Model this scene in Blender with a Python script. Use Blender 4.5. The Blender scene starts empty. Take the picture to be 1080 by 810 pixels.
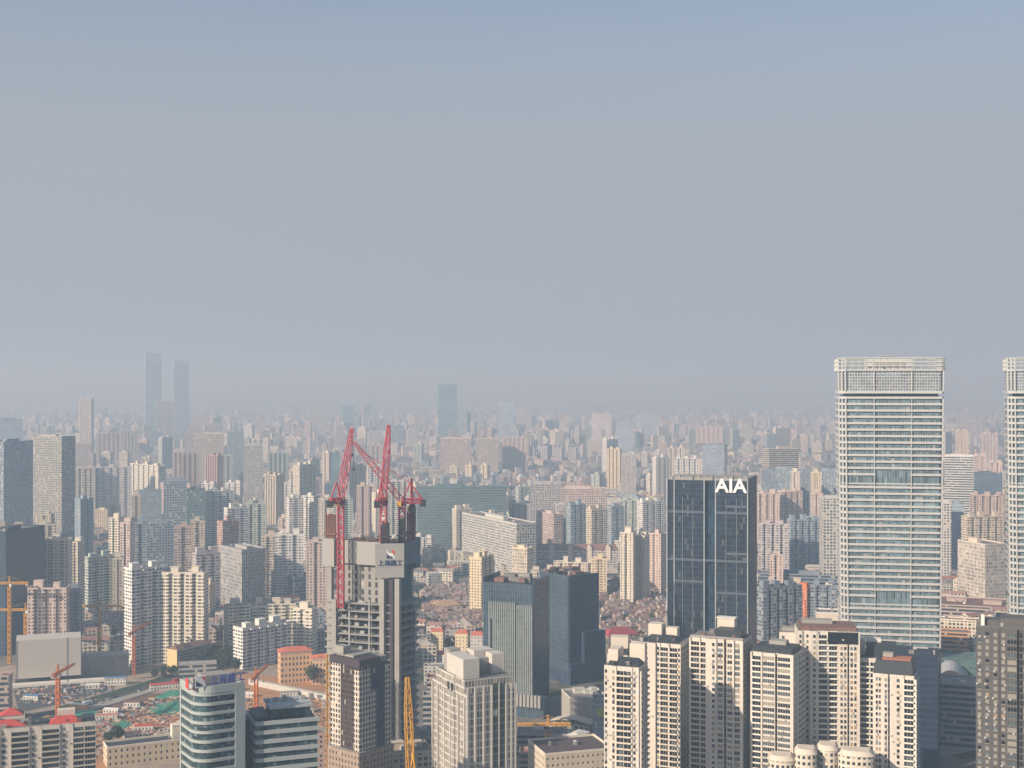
import bpy, math, random
from mathutils import Vector, Matrix
S = bpy.context.scene
C = S.collection
R = math.radians
rnd = random.Random(7)

# ------------------------------------------------------------------ camera, sky, sun, exposure
HC, F = 246.0, 1400.0                      # camera height in metres, focal length in photo pixels
cd = bpy.data.cameras.new('camera'); cam = bpy.data.objects.new('camera', cd); C.objects.link(cam)
cam.location = (0, 0, HC); cam.rotation_euler = (R(90), 0, 0)
cd.sensor_width = 36; cd.lens = 36 * F / 1080; cd.clip_start = 1; cd.clip_end = 90000
S.camera = cam
SUN_AZ, SUN_EL = R(52), R(26)              # sun behind the camera, to the left
to_sun = Vector((-math.sin(SUN_AZ) * math.cos(SUN_EL), -math.cos(SUN_AZ) * math.cos(SUN_EL), math.sin(SUN_EL)))
sl = bpy.data.lights.new('sun', 'SUN'); sl.energy = 5.0; sl.angle = R(.6); sl.color = (1, .875, .695)
so = bpy.data.objects.new('sun', sl); C.objects.link(so); so.rotation_euler = to_sun.to_track_quat('Z', 'Y').to_euler()
W = bpy.data.worlds.new('World'); S.world = W; W.use_nodes = True
nt = W.node_tree; nt.nodes.clear()
sky = nt.nodes.new('ShaderNodeTexSky'); sky.sky_type = 'NISHITA'; sky.sun_disc = False
sky.sun_elevation = SUN_EL; sky.sun_rotation = math.atan2(to_sun.x, to_sun.y)
sky.altitude = 200; sky.air_density = 1.0; sky.dust_density = 2.0; sky.ozone_density = 2.0
bg = nt.nodes.new('ShaderNodeBackground'); bg.inputs['Strength'].default_value = .10
wo = nt.nodes.new('ShaderNodeOutputWorld')
# the smog layer above the city: the clear Nishita blue gives way to grey towards the horizon
tc = nt.nodes.new('ShaderNodeTexCoord'); sx = nt.nodes.new('ShaderNodeSeparateXYZ'); nt.links.new(tc.outputs['Generated'], sx.inputs[0])
rp = nt.nodes.new('ShaderNodeValToRGB'); rp.color_ramp.interpolation = 'EASE'
e = rp.color_ramp.elements; e[0].position = .13; e[0].color = (1, 1, 1, 1); e[1].position = .43; e[1].color = (0, 0, 0, 1)
nt.links.new(sx.outputs['Z'], rp.inputs[0])
mx = nt.nodes.new('ShaderNodeMix'); mx.data_type = 'RGBA'
SMOG = (2.92, 3.20, 3.58, 1)
mx.inputs['B'].default_value = SMOG
nt.links.new(rp.outputs[0], mx.inputs['Factor']); nt.links.new(sky.outputs[0], mx.inputs['A'])
nt.links.new(mx.outputs['Result'], bg.inputs['Color']); nt.links.new(bg.outputs[0], wo.inputs[0])
S.view_settings.view_transform = 'Standard'; S.view_settings.look = 'None'; S.view_settings.exposure = .42; S.view_settings.gamma = 1
S.render.engine = 'CYCLES'
cy = S.cycles; cy.use_denoising = True; cy.max_bounces = 5; cy.diffuse_bounces = 2; cy.glossy_bounces = 2; cy.transmission_bounces = 2
cy.volume_bounces = 2; cy.caustics_reflective = False; cy.caustics_refractive = False; cy.sample_clamp_indirect = 4

# ------------------------------------------------------------------ helpers
def X(px, d): return (px - 540) / F * d
def Z(py, d): return HC - (py - 405) / F * d
def D(yb): return HC * F / (yb - 405)
def G(px, py): d = D(py); return (X(px, d), d)

def tag(o, label=None, cat=None, group=None, kind=None):
    if label: o['label'] = label
    if cat: o['category'] = cat
    if group: o['group'] = group
    if kind: o['kind'] = kind
    return o
def empty(name, loc, rot=0):
    o = bpy.data.objects.new(name, None); C.objects.link(o); o.location = loc; o.rotation_euler = (0, 0, rot); o.empty_display_size = 5
    return o
def link(name, me, parent=None, loc=None, rot=None):
    o = bpy.data.objects.new(name, me); C.objects.link(o)
    if parent is not None: o.parent = parent
    if loc is not None: o.location = loc
    if rot is not None: o.rotation_euler = rot
    return o

class MB:
    """collects faces with their own UVs (metres along the wall, metres up) and material slots"""
    def __init__(s): s.v = []; s.f = []; s.u = []; s.m = []; s.c = []
    def face(s, pts, uv=None, m=0, c=None):
        n = len(s.v); s.v += [tuple(p) for p in pts]; s.f.append(tuple(range(n, n + len(pts))))
        s.u += uv if uv else [(p[0], p[1]) for p in pts]; s.m.append(m); s.c.append(c)
    def prism(s, poly, z0, z1, m=0, mt=None, c=None, u0=0.0, bottom=False, top=None):
        """poly counter-clockwise; top = optional upper polygon (taper)"""
        mt = m if mt is None else mt
        n = len(s.v); k = len(poly); up = top or poly
        s.v += [(x, y, z0) for x, y in poly] + [(x, y, z1) for x, y in up]
        u = u0
        for i in range(k):
            j = (i + 1) % k
            L = math.hypot(poly[j][0] - poly[i][0], poly[j][1] - poly[i][1])
            s.f.append((n + i, n + j, n + k + j, n + k + i)); s.u += [(u, z0), (u + L, z0), (u + L, z1), (u, z1)]; s.m.append(m); s.c.append(c); u += L
        s.f.append(tuple(range(n + k, n + 2 * k))); s.u += [(x, y) for x, y in up]; s.m.append(mt); s.c.append(c)
        if bottom: s.f.append(tuple(reversed(range(n, n + k)))); s.u += [(x, y) for x, y in reversed(poly)]; s.m.append(m); s.c.append(c)
        return s
    def box(s, x0, x1, y0, y1, z0, z1, m=0, mt=None, c=None):
        return s.prism([(x0, y0), (x1, y0), (x1, y1), (x0, y1)], z0, z1, m, mt, c, bottom=True)
    def bar(s, p, q, r, m=0):
        p, q = Vector(p), Vector(q); t = (q - p)
        if t.length < 1e-6: return
        t.normalize(); a = t.orthogonal().normalized(); b = t.cross(a)
        n = len(s.v)
        for o in (p, q):
            for i, j in ((-1, -1), (1, -1), (1, 1), (-1, 1)): s.v.append(tuple(o + a * r * i + b * r * j))
        for i in range(4):
            j = (i + 1) % 4; s.f.append((n + i, n + j, n + 4 + j, n + 4 + i)); s.u += [(0, 0)] * 4; s.m.append(m); s.c.append(None)
        s.f.append((n + 3, n + 2, n + 1, n)); s.u += [(0, 0)] * 4; s.m.append(m); s.c.append(None)
        s.f.append((n + 4, n + 5, n + 6, n + 7)); s.u += [(0, 0)] * 4; s.m.append(m); s.c.append(None)
    def lattice(s, p, q, w, w2=None, step=None, r=.16, m=0):
        """a four-chord lattice girder from p to q"""
        p, q = Vector(p), Vector(q); t = (q - p); L = t.length; t.normalize(); w2 = w if w2 is None else w2
        a = t.cross(Vector((0, 0, 1)));
        if a.length < .05: a = Vector((1, 0, 0))
        a.normalize(); b = t.cross(a); n = max(2, round(L / (step or w)))
        P = []
        for i in range(n + 1):
            o = p + t * L * i / n; h = (w + (w2 - w) * i / n) / 2
            P.append([o + a * h * x + b * h * y for x, y in ((-1, -1), (1, -1), (1, 1), (-1, 1))])
        for k in range(4): s.bar(P[0][k], P[n][k], r, m)
        for i in range(n):
            for k in range(4):
                k2 = (k + 1) % 4
                s.bar(P[i][k], P[i + 1][k2] if i % 2 else P[i + 1][k], r * .6, m) if False else s.bar(P[i][k if i % 2 else k2], P[i + 1][k2 if i % 2 else k], r * .65, m)
                if i % 2 == 0: s.bar(P[i][k], P[i][k2], r * .65, m)
    def mesh(s, name, mats):
        me = bpy.data.meshes.new(name); me.from_pydata(s.v, [], s.f)
        ul = me.uv_layers.new(name='UVMap'); ul.data.foreach_set('uv', [x for p in s.u for x in p])
        for mm in mats: me.materials.append(mm)
        me.polygons.foreach_set('material_index', s.m)
        if any(c is not None for c in s.c):
            ca = me.color_attributes.new('tint', 'FLOAT_COLOR', 'CORNER'); out = []
            for f, c in zip(s.f, s.c): out += list((c or (.4, .4, .4)) + ((1,) if len(c or (0, 0, 0)) == 3 else ())) * len(f)
            ca.data.foreach_set('color', out)
        me.update(); return me
    def build(s, name, mats, parent=None, loc=None, rot=None):
        return link(name, s.mesh(name, mats if isinstance(mats, (list, tuple)) else [mats]), parent, loc, rot)

# ------------------------------------------------------------------ materials
_mc = {}
def N(t, ty, **k):
    n = t.nodes.new(ty)
    for a, b in k.items(): setattr(n, a, b)
    return n
def math_(t, op, a, b=None, c=None):
    n = N(t, 'ShaderNodeMath', operation=op)
    for i, x in enumerate((a, b, c)):
        if x is None: continue
        if isinstance(x, (int, float)): n.inputs[i].default_value = x
        else: t.links.new(x, n.inputs[i])
    return n.outputs[0]
def mixc(t, f, a, b):
    n = N(t, 'ShaderNodeMix', data_type='RGBA')
    for k, x in (('Factor', f), ('A', a), ('B', b)):
        if isinstance(x, (int, float)): n.inputs[k].default_value = x
        elif isinstance(x, tuple): n.inputs[k].default_value = (*x, 1)
        else: t.links.new(x, n.inputs[k])
    return n.outputs['Result']
def flat(name, col, rough=.75, metal=0.0, vary=.25, scale=.15, spec=.3):
    key = ('flat', name)
    if key in _mc: return _mc[key]
    m = bpy.data.materials.new(name); m.use_nodes = True; t = m.node_tree; b = t.nodes['Principled BSDF']
    b.inputs['Roughness'].default_value = rough; b.inputs['Metallic'].default_value = metal; b.inputs['Specular IOR Level'].default_value = spec
    tcn = N(t, 'ShaderNodeTexCoord'); nz = N(t, 'ShaderNodeTexNoise'); nz.inputs['Scale'].default_value = scale; nz.inputs['Detail'].default_value = 5
    t.links.new(tcn.outputs['Object'], nz.inputs['Vector'])
    lo = tuple(x * (1 - vary) for x in col); hi = tuple(x * (1 + vary * .7) for x in col)
    t.links.new(mixc(t, nz.outputs[0], lo, hi), b.inputs['Base Color'])
    _mc[key] = m; return m
def facade(wall, glass=(.035, .05, .065), bay=3.3, st=3.0, a=.22, b=.78, c=.30, d=.82, slab=None, slabh=.12, rib=None, ribw=.2, light=.16, off=0.0, gr=.18, tint=False, curtain=(.42, .38, .32), spread=1.0, spec=.4):
    """a wall of windows: bays of width BAY and storeys of height ST; glass between a-b across and c-d up each cell; slab = colour of a floor line; rib = colour of a vertical rib"""
    key = ('fac', wall, glass, bay, st, a, b, c, d, slab, slabh, rib, ribw, light, off, gr, tint, curtain, spread, spec)
    if key in _mc: return _mc[key]
    m = bpy.data.materials.new('facade'); m.use_nodes = True; t = m.node_tree; bs = t.nodes['Principled BSDF']
    uv = N(t, 'ShaderNodeUVMap'); sp = N(t, 'ShaderNodeSeparateXYZ'); t.links.new(uv.outputs[0], sp.inputs[0])
    U = math_(t, 'DIVIDE', sp.outputs[0], bay); V = math_(t, 'DIVIDE', math_(t, 'SUBTRACT', sp.outputs[1], off), st)
    fu = math_(t, 'FRACT', U); fv = math_(t, 'FRACT', V)
    def between(x, lo, hi): return math_(t, 'MULTIPLY', math_(t, 'GREATER_THAN', x, lo), math_(t, 'LESS_THAN', x, hi))
    win = math_(t, 'MULTIPLY', between(fu, a, b), between(fv, c, d))
    cell = N(t, 'ShaderNodeCombineXYZ'); t.links.new(math_(t, 'FLOOR', U), cell.inputs[0]); t.links.new(math_(t, 'FLOOR', V), cell.inputs[1])
    oi = N(t, 'ShaderNodeObjectInfo'); t.links.new(math_(t, 'MULTIPLY', oi.outputs['Random'], 91.7), cell.inputs[2])
    wn = N(t, 'ShaderNodeTexWhiteNoise', noise_dimensions='3D'); t.links.new(cell.outputs[0], wn.inputs['Vector'])
    r = wn.outputs['Value']
    g = mixc(t, math_(t, 'MULTIPLY', r, 1.0), tuple(x * (1 - .55 * spread) for x in glass), tuple(x * (1 + .9 * spread) for x in glass))
    n2 = N(t, 'ShaderNodeTexNoise'); n2.inputs['Scale'].default_value = .035; n2.inputs['Detail'].default_value = 3; tc2 = N(t, 'ShaderNodeTexCoord'); t.links.new(tc2.outputs['Object'], n2.inputs['Vector'])
    vs = N(t, 'ShaderNodeVectorMath', operation='SCALE'); t.links.new(g, vs.inputs[0]); mr = N(t, 'ShaderNodeMapRange'); mr.inputs[1].default_value = .32; mr.inputs[2].default_value = .68; mr.inputs[3].default_value = .72; mr.inputs[4].default_value = 1.35; t.links.new(n2.outputs[0], mr.inputs[0]); t.links.new(mr.outputs[0], vs.inputs['Scale']); g = vs.outputs[0]  # broad noise in the glass colour imitates reflections of neighbouring buildings
    if light > 0: g = mixc(t, math_(t, 'GREATER_THAN', r, 1 - light), g, curtain)
    tcn = N(t, 'ShaderNodeTexCoord'); mp = N(t, 'ShaderNodeMapping'); mp.inputs['Scale'].default_value = (.22, .22, .05); t.links.new(tcn.outputs['Object'], mp.inputs[0])
    nz = N(t, 'ShaderNodeTexNoise'); nz.inputs['Scale'].default_value = 1; nz.inputs['Detail'].default_value = 6; nz.inputs['Roughness'].default_value = .65; t.links.new(mp.outputs[0], nz.inputs['Vector'])
    if tint:
        at = N(t, 'ShaderNodeAttribute', attribute_name='tint'); wl = at.outputs['Color']
    else:
        wl = mixc(t, nz.outputs[0], tuple(x * .78 for x in wall), tuple(min(1, x * 1.16) for x in wall))
    if slab: wl = mixc(t, math_(t, 'LESS_THAN', fv, slabh), wl, slab)
    col = mixc(t, win, wl, g)
    if rib: col = mixc(t, math_(t, 'LESS_THAN', fu, ribw), col, rib)
    t.links.new(col, bs.inputs['Base Color'])
    rw = math_(t, 'SUBTRACT', .8, math_(t, 'MULTIPLY', win, .8 - gr)); t.links.new(rw, bs.inputs['Roughness'])
    bs.inputs['Specular IOR Level'].default_value = spec
    bp = N(t, 'ShaderNodeBump'); bp.inputs['Strength'].default_value = .6; bp.inputs['Distance'].default_value = .25; bp.invert = True
    t.links.new(win, bp.inputs['Height']); 
    _mc[key] = m; return m

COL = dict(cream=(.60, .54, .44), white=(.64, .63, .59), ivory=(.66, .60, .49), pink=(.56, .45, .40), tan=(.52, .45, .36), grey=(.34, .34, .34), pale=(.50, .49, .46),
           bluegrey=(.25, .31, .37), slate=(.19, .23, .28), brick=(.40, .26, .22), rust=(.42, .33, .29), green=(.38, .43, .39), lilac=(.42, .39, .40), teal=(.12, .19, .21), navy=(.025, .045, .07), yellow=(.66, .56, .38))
M_conc = flat('concrete', (.31, .30, .28)); M_roof = flat('roof_grey', (.20, .19, .18), vary=.4, scale=.3); M_roofd = flat('roof_dark', (.035, .042, .05), .5)
M_roofb = flat('roof_brown', (.20, .115, .095), vary=.4, scale=.25); M_roofr = flat('roof_red', (.50, .07, .055), vary=.35, scale=.5); M_white = flat('paint_white', (.70, .68, .62), .6, vary=.1)
M_cream = flat('paint_cream', (.62, .555, .47), .8, vary=.12); M_dark = flat('dark_steel', (.035, .035, .04), .5); M_red = flat('paint_red', (.50, .075, .10), .5, vary=.2)
M_yel = flat('paint_yellow', (.62, .32, .035), .5, vary=.2); M_org = flat('paint_orange', (.58, .20, .05), .5, vary=.2); M_glassd = flat('glass_dark', (.014, .018, .024), .15, vary=.4, spec=.3)
M_glassm = flat('glass_grey', (.08, .10, .11), .15, vary=.3, spec=.5); M_curt = flat('curtained_glass', (.30, .28, .24), .3, vary=.3); M_steel = flat('galvanised_steel', (.33, .33, .34), .45)

def style(col, st='bal', storey=3.0):
    w = COL[col] if isinstance(col, str) else col
    li = tuple(min(.72, x * 1.25) for x in w)
    if st == 'bal': return facade(w, glass=(.06, .07, .08), bay=3.9, st=storey, a=.14, b=.84, c=.42, d=.93, slab=li, slabh=.36, light=.22)
    if st == 'pun': return facade(w, bay=3.4, st=storey, a=.28, b=.74, c=.3, d=.8, light=.12)
    if st == 'grd': return facade(w, bay=3.6, st=storey * 1.15, a=.2, b=.84, c=.25, d=.85, light=.14)
    if st == 'rib': return facade(w, glass=tuple(x * .45 for x in w), bay=2.4, st=storey * 1.3, a=.0, b=1.0, c=.18, d=1.0, rib=tuple(min(.6, x * 1.7) for x in w), ribw=.24, light=.05)
    if st == 'gls': return facade(tuple(x * 1.6 for x in w), glass=w, bay=1.6, st=storey * 1.35, a=.07, b=.95, c=.1, d=.95, light=.015, curtain=tuple(min(.5, x * 2.2) for x in w), spread=.3)
    if st == 'bnd': return facade(w, bay=2.2, st=storey * 1.3, a=0, b=1, c=.42, d=.97, light=.06, spread=.7)

# ------------------------------------------------------------------ placing a building from what the photograph shows of it
def place(x0, x1, d, xc=None, side='l', dep=16.0):
    """returns (location, rotation, width, depth): xc is where the nearest vertical edge stands; the end wall shows on SIDE of it"""
    if xc is None:
        ph = math.atan(((x0 + x1) / 2 - 540) / F); w = (x1 - x0) / F * d; th = -ph; co = (0, -dep / 2); xc = (x0 + x1) / 2
    else:
        ph = math.atan((xc - 540) / F)
        sm = ((xc - x0) if side == 'l' else (x1 - xc)) / F * d; fm = ((x1 - xc) if side == 'l' else (xc - x0)) / F * d
        s = max(0, min(.9, sm / dep)); te = math.asin(s); w = fm / math.cos(te)
        th = (te if side == 'l' else -te) - ph; co = ((-w / 2) if side == 'l' else w / 2, -dep / 2)
    cs, sn = math.cos(th), math.sin(th)
    return (X(xc, d) - (cs * co[0] - sn * co[1]), d - (sn * co[0] + cs * co[1]), 0.0), th, w, dep
def rect(w, dep): return [(-w / 2, -dep / 2), (w / 2, -dep / 2), (w / 2, dep / 2), (-w / 2, dep / 2)]
def notched(w, dep, n, r):
    """footprint of a Chinese apartment tower: n projecting bays with recesses between them, front and back"""
    if n < 2: return rect(w, dep)
    p = []; k = 2 * n - 1; s = [1.25 if i % 2 == 0 else .75 for i in range(k)]; T = sum(s); xs = [0]
    for q in s: xs.append(xs[-1] + q)
    xs = [-w / 2 + w * q / T for q in xs]
    for i in range(k):
        y = -dep / 2 + (0 if i % 2 == 0 else r); p += [(xs[i], y), (xs[i + 1], y)]
    for i in reversed(range(k)):
        y = dep / 2 - (0 if i % 2 == 0 else r); p += [(xs[i + 1], y), (xs[i], y)]
    return p
RECTS = []                                   # (x0, x1, ytop, ybottom seen, depth) of everything placed by hand
def apartment(name, cat, x0, x1, yt, yb, xc=None, side='l', col='cream', st='bal', dep=15, n=None, rooms=None, storey=3.0, roofmat=None, r=None, label=None, group=None, parts=True, plain_end=False):
    d = D(yb); loc, th, w, dep = place(x0, x1, d, xc, side, dep); H = Z(yt, d)
    if H < 6: H = 6
    root = empty(name, loc, th); tag(root, label, cat, group)
    RECTS.append((x0, x1, yt, yb, d)); root['px'] = (x0 + x1) / 2; root['dd'] = d; root['hh'] = H; root['cw'] = col if isinstance(col, str) else 'pale'; root['sw'] = st if isinstance(st, str) else 'own'
    n = (max(2, min(6, round(w / 9))) if st in ('bal', 'pun') else 1) if n is None else n
    fm = style(col, st, storey) if isinstance(st, str) else st
    wc = COL[col] if isinstance(col, str) else col
    body = MB().prism(notched(w, dep, n, (1.8 if w < 30 else 2.4) if r is None else r), 0, H, 0, 1)
    cap = flat('wall_' + (col if isinstance(col, str) else 'own%.2f%.2f' % (wc[0], wc[2])), tuple(min(.75, x * 1.1) for x in wc))
    body.build('wall', [fm, roofmat or M_roof], root)
    rf = MB(); e = .5
    for (a0, a1, b0, b1) in ((-w/2, w/2, -dep/2 - .15, -dep/2 + e), (-w/2, w/2, dep/2 - e, dep/2 + .15), (-w/2 - .15, -w/2 + e, -dep/2 + e, dep/2 - e), (w/2 - e, w/2 + .15, -dep/2 + e, dep/2 - e)):
        rf.box(a0, a1, b0, b1, H + .02, H + 1.3)
    rf.build('parapet', cap, root)
    if rooms is None:
        rooms = []
        if st in ('bal', 'pun'):
            k = max(1, min(3, round(w / 16)))
            for i in range(k): rooms.append((-.5 + (i + .5) / k + rnd.uniform(-.06, .06), rnd.uniform(5, 8), rnd.uniform(3.5, 6.5)))
        else: rooms = [(rnd.uniform(-.15, .15), w * rnd.uniform(.3, .55), rnd.uniform(2.5, 4.5))]
    for fx, rw, rh in rooms:
        q = MB(); y0 = rnd.uniform(-.25, .05) * dep; rw = min(rw, w * .8); cx = max(-w/2 + rw/2, min(w/2 - rw/2, fx * w))
        q.box(cx - rw/2, cx + rw/2, y0, y0 + min(6.5, dep * .42), H + .03, H + rh)
        q.box(cx - rw/2 - .3, cx + rw/2 + .3, y0 - .3, y0 + min(6.5, dep * .42) + .3, H + rh + .02, H + rh + .4)
        q.build('roof_room', cap, root)
    if parts:
        for i in range(rnd.randint(1, 3)):
            q = MB(); a, b_ = rnd.uniform(.5, 1.8), rnd.uniform(.5, 1.6); cx, cy = rnd.uniform(-.42, .42) * w, rnd.uniform(-.4, .15) * dep; q.box(cx - a, cx + a, cy - b_, cy + b_, H + .04 + i * .01, H + rnd.uniform(1.2, 2.6)); q.build('roof_tank', rnd.choice([M_conc, M_roof, M_steel, M_white]), root)
    return root

# ------------------------------------------------------------------ ground, road, building site, haze
def ground_mat():
    m = bpy.data.materials.new('city_ground'); m.use_nodes = True; t = m.node_tree; b = t.nodes['Principled BSDF']; b.inputs['Roughness'].default_value = .9; b.inputs['Specular IOR Level'].default_value = .1
    tcn = N(t, 'ShaderNodeTexCoord'); col = None
    def nz(sc, det=6):
        n = N(t, 'ShaderNodeTexNoise'); n.inputs['Scale'].default_value = sc; n.inputs['Detail'].default_value = det; n.inputs['Roughness'].default_value = .7; t.links.new(tcn.outputs['Object'], n.inputs['Vector']); return n.outputs[0]
    a = mixc(t, nz(.03), (.10, .095, .09), (.28, .25, .22))
    g = N(t, 'ShaderNodeMapRange'); g.inputs[1].default_value = .5; g.inputs[2].default_value = .6; t.links.new(nz(.012), g.inputs[0])
    c = mixc(t, g.outputs[0], a, (.045, .06, .04))
    t.links.new(c, b.inputs['Base Color']); return m
g = MB(); g.face([(-34000, -1500, 0), (34000, -1500, 0), (34000, 52000, 0), (-34000, 52000, 0)]); tag(g.build('ground', ground_mat()), kind='structure')
hz = MB(); hz.box(-34500, 34500, -2000, 52500, -1, 398)
hm = bpy.data.materials.new('haze_air'); hm.use_nodes = True; t = hm.node_tree; t.nodes.clear()
ho = N(t, 'ShaderNodeOutputMaterial'); pv = N(t, 'ShaderNodeVolumePrincipled'); t.links.new(pv.outputs[0], ho.inputs['Volume'])
pv.inputs['Color'].default_value = (.45, .62, .79, 1); pv.inputs['Absorption Color'].default_value = (.22, .055, .0, 1); pv.inputs['Density'].default_value = 2.6e-4; pv.inputs['Anisotropy'].default_value = .1
tag(hz.build('haze', hm), kind='stuff')

def sheet(name, px, mat, z=.04, kind='structure'):
    b = MB(); pts = [G(*p) for p in px]; 
    ar = sum(pts[i][0] * pts[(i+1) % len(pts)][1] - pts[(i+1) % len(pts)][0] * pts[i][1] for i in range(len(pts)))
    if ar < 0: pts.reverse()
    b.prism(pts, z - .03, z); return tag(b.build(name, mat), kind=kind)
M_earth = flat('bare_earth', (.44, .235, .115), .95, vary=.45, scale=.05); M_earth2 = flat('brown_earth', (.17, .11, .08), .95, vary=.5, scale=.06)
M_rub = flat('rubble_ground', (.36, .29, .23), .95, vary=.6, scale=.12); M_asph = flat('asphalt', (.075, .075, .078), .85, vary=.3, scale=.2); M_pave = flat('road_concrete', (.34, .32, .29), .85, vary=.2)
M_verge = flat('verge_grass', (.035, .06, .035), .9, vary=.5, scale=.3); M_net = flat('green_netting', (.045, .27, .17), .8, vary=.4, scale=.12)
sheet('site_yard', [(-60, 705), (60, 700), (150, 690), (240, 700), (350, 700), (350, 860), (-60, 860)], M_rub, .05)
sheet('parking_yard', [(14, 728), (70, 722), (110, 722), (118, 728), (66, 742), (20, 752)], flat('yard_asphalt', (.09, .095, .10), .9, vary=.4, scale=.15), .12)
sheet('site_earth', [(205, 722), (250, 708), (300, 716), (350, 722), (350, 772), (300, 776), (240, 758), (205, 740)], M_earth, .10)
sheet('site_earth_brown', [(100, 745), (150, 733), (196, 728), (196, 742), (140, 752), (110, 752)], M_earth2, .10)
sheet('haul_track', [(60, 770), (100, 762), (118, 790), (108, 840), (60, 840)], M_earth, .12)
sheet('road', [(-40, 772), (60, 748), (150, 722), (205, 706), (262, 694), (262, 700), (205, 716), (150, 734), (60, 762), (-40, 792)], M_asph, .20)
sheet('road_verge', [(60, 746), (150, 720), (182, 711), (182, 715), (150, 725), (60, 752)], M_verge, .26)
sheet('pavement', [(20, 764), (60, 754), (150, 729), (205, 713), (205, 716), (150, 733), (60, 761), (20, 772)], M_pave, .30)
sheet('site_earth_patch', [(112, 757), (150, 752), (196, 752), (196, 766), (165, 768), (150, 785), (125, 788)], M_earth, .10)
sheet('plaza', [(985, 720), (1035, 700), (1060, 740), (1035, 790), (985, 800)], M_pave, .06)
sheet('demolition_yard', [(545, 765), (640, 760), (660, 830), (540, 830)], M_rub, .06)
sheet('lane_paving', [(448, 700), (520, 690), (520, 620), (448, 612)], flat('lane_stone', (.17, .15, .14), .9, vary=.4), .06)

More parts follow.
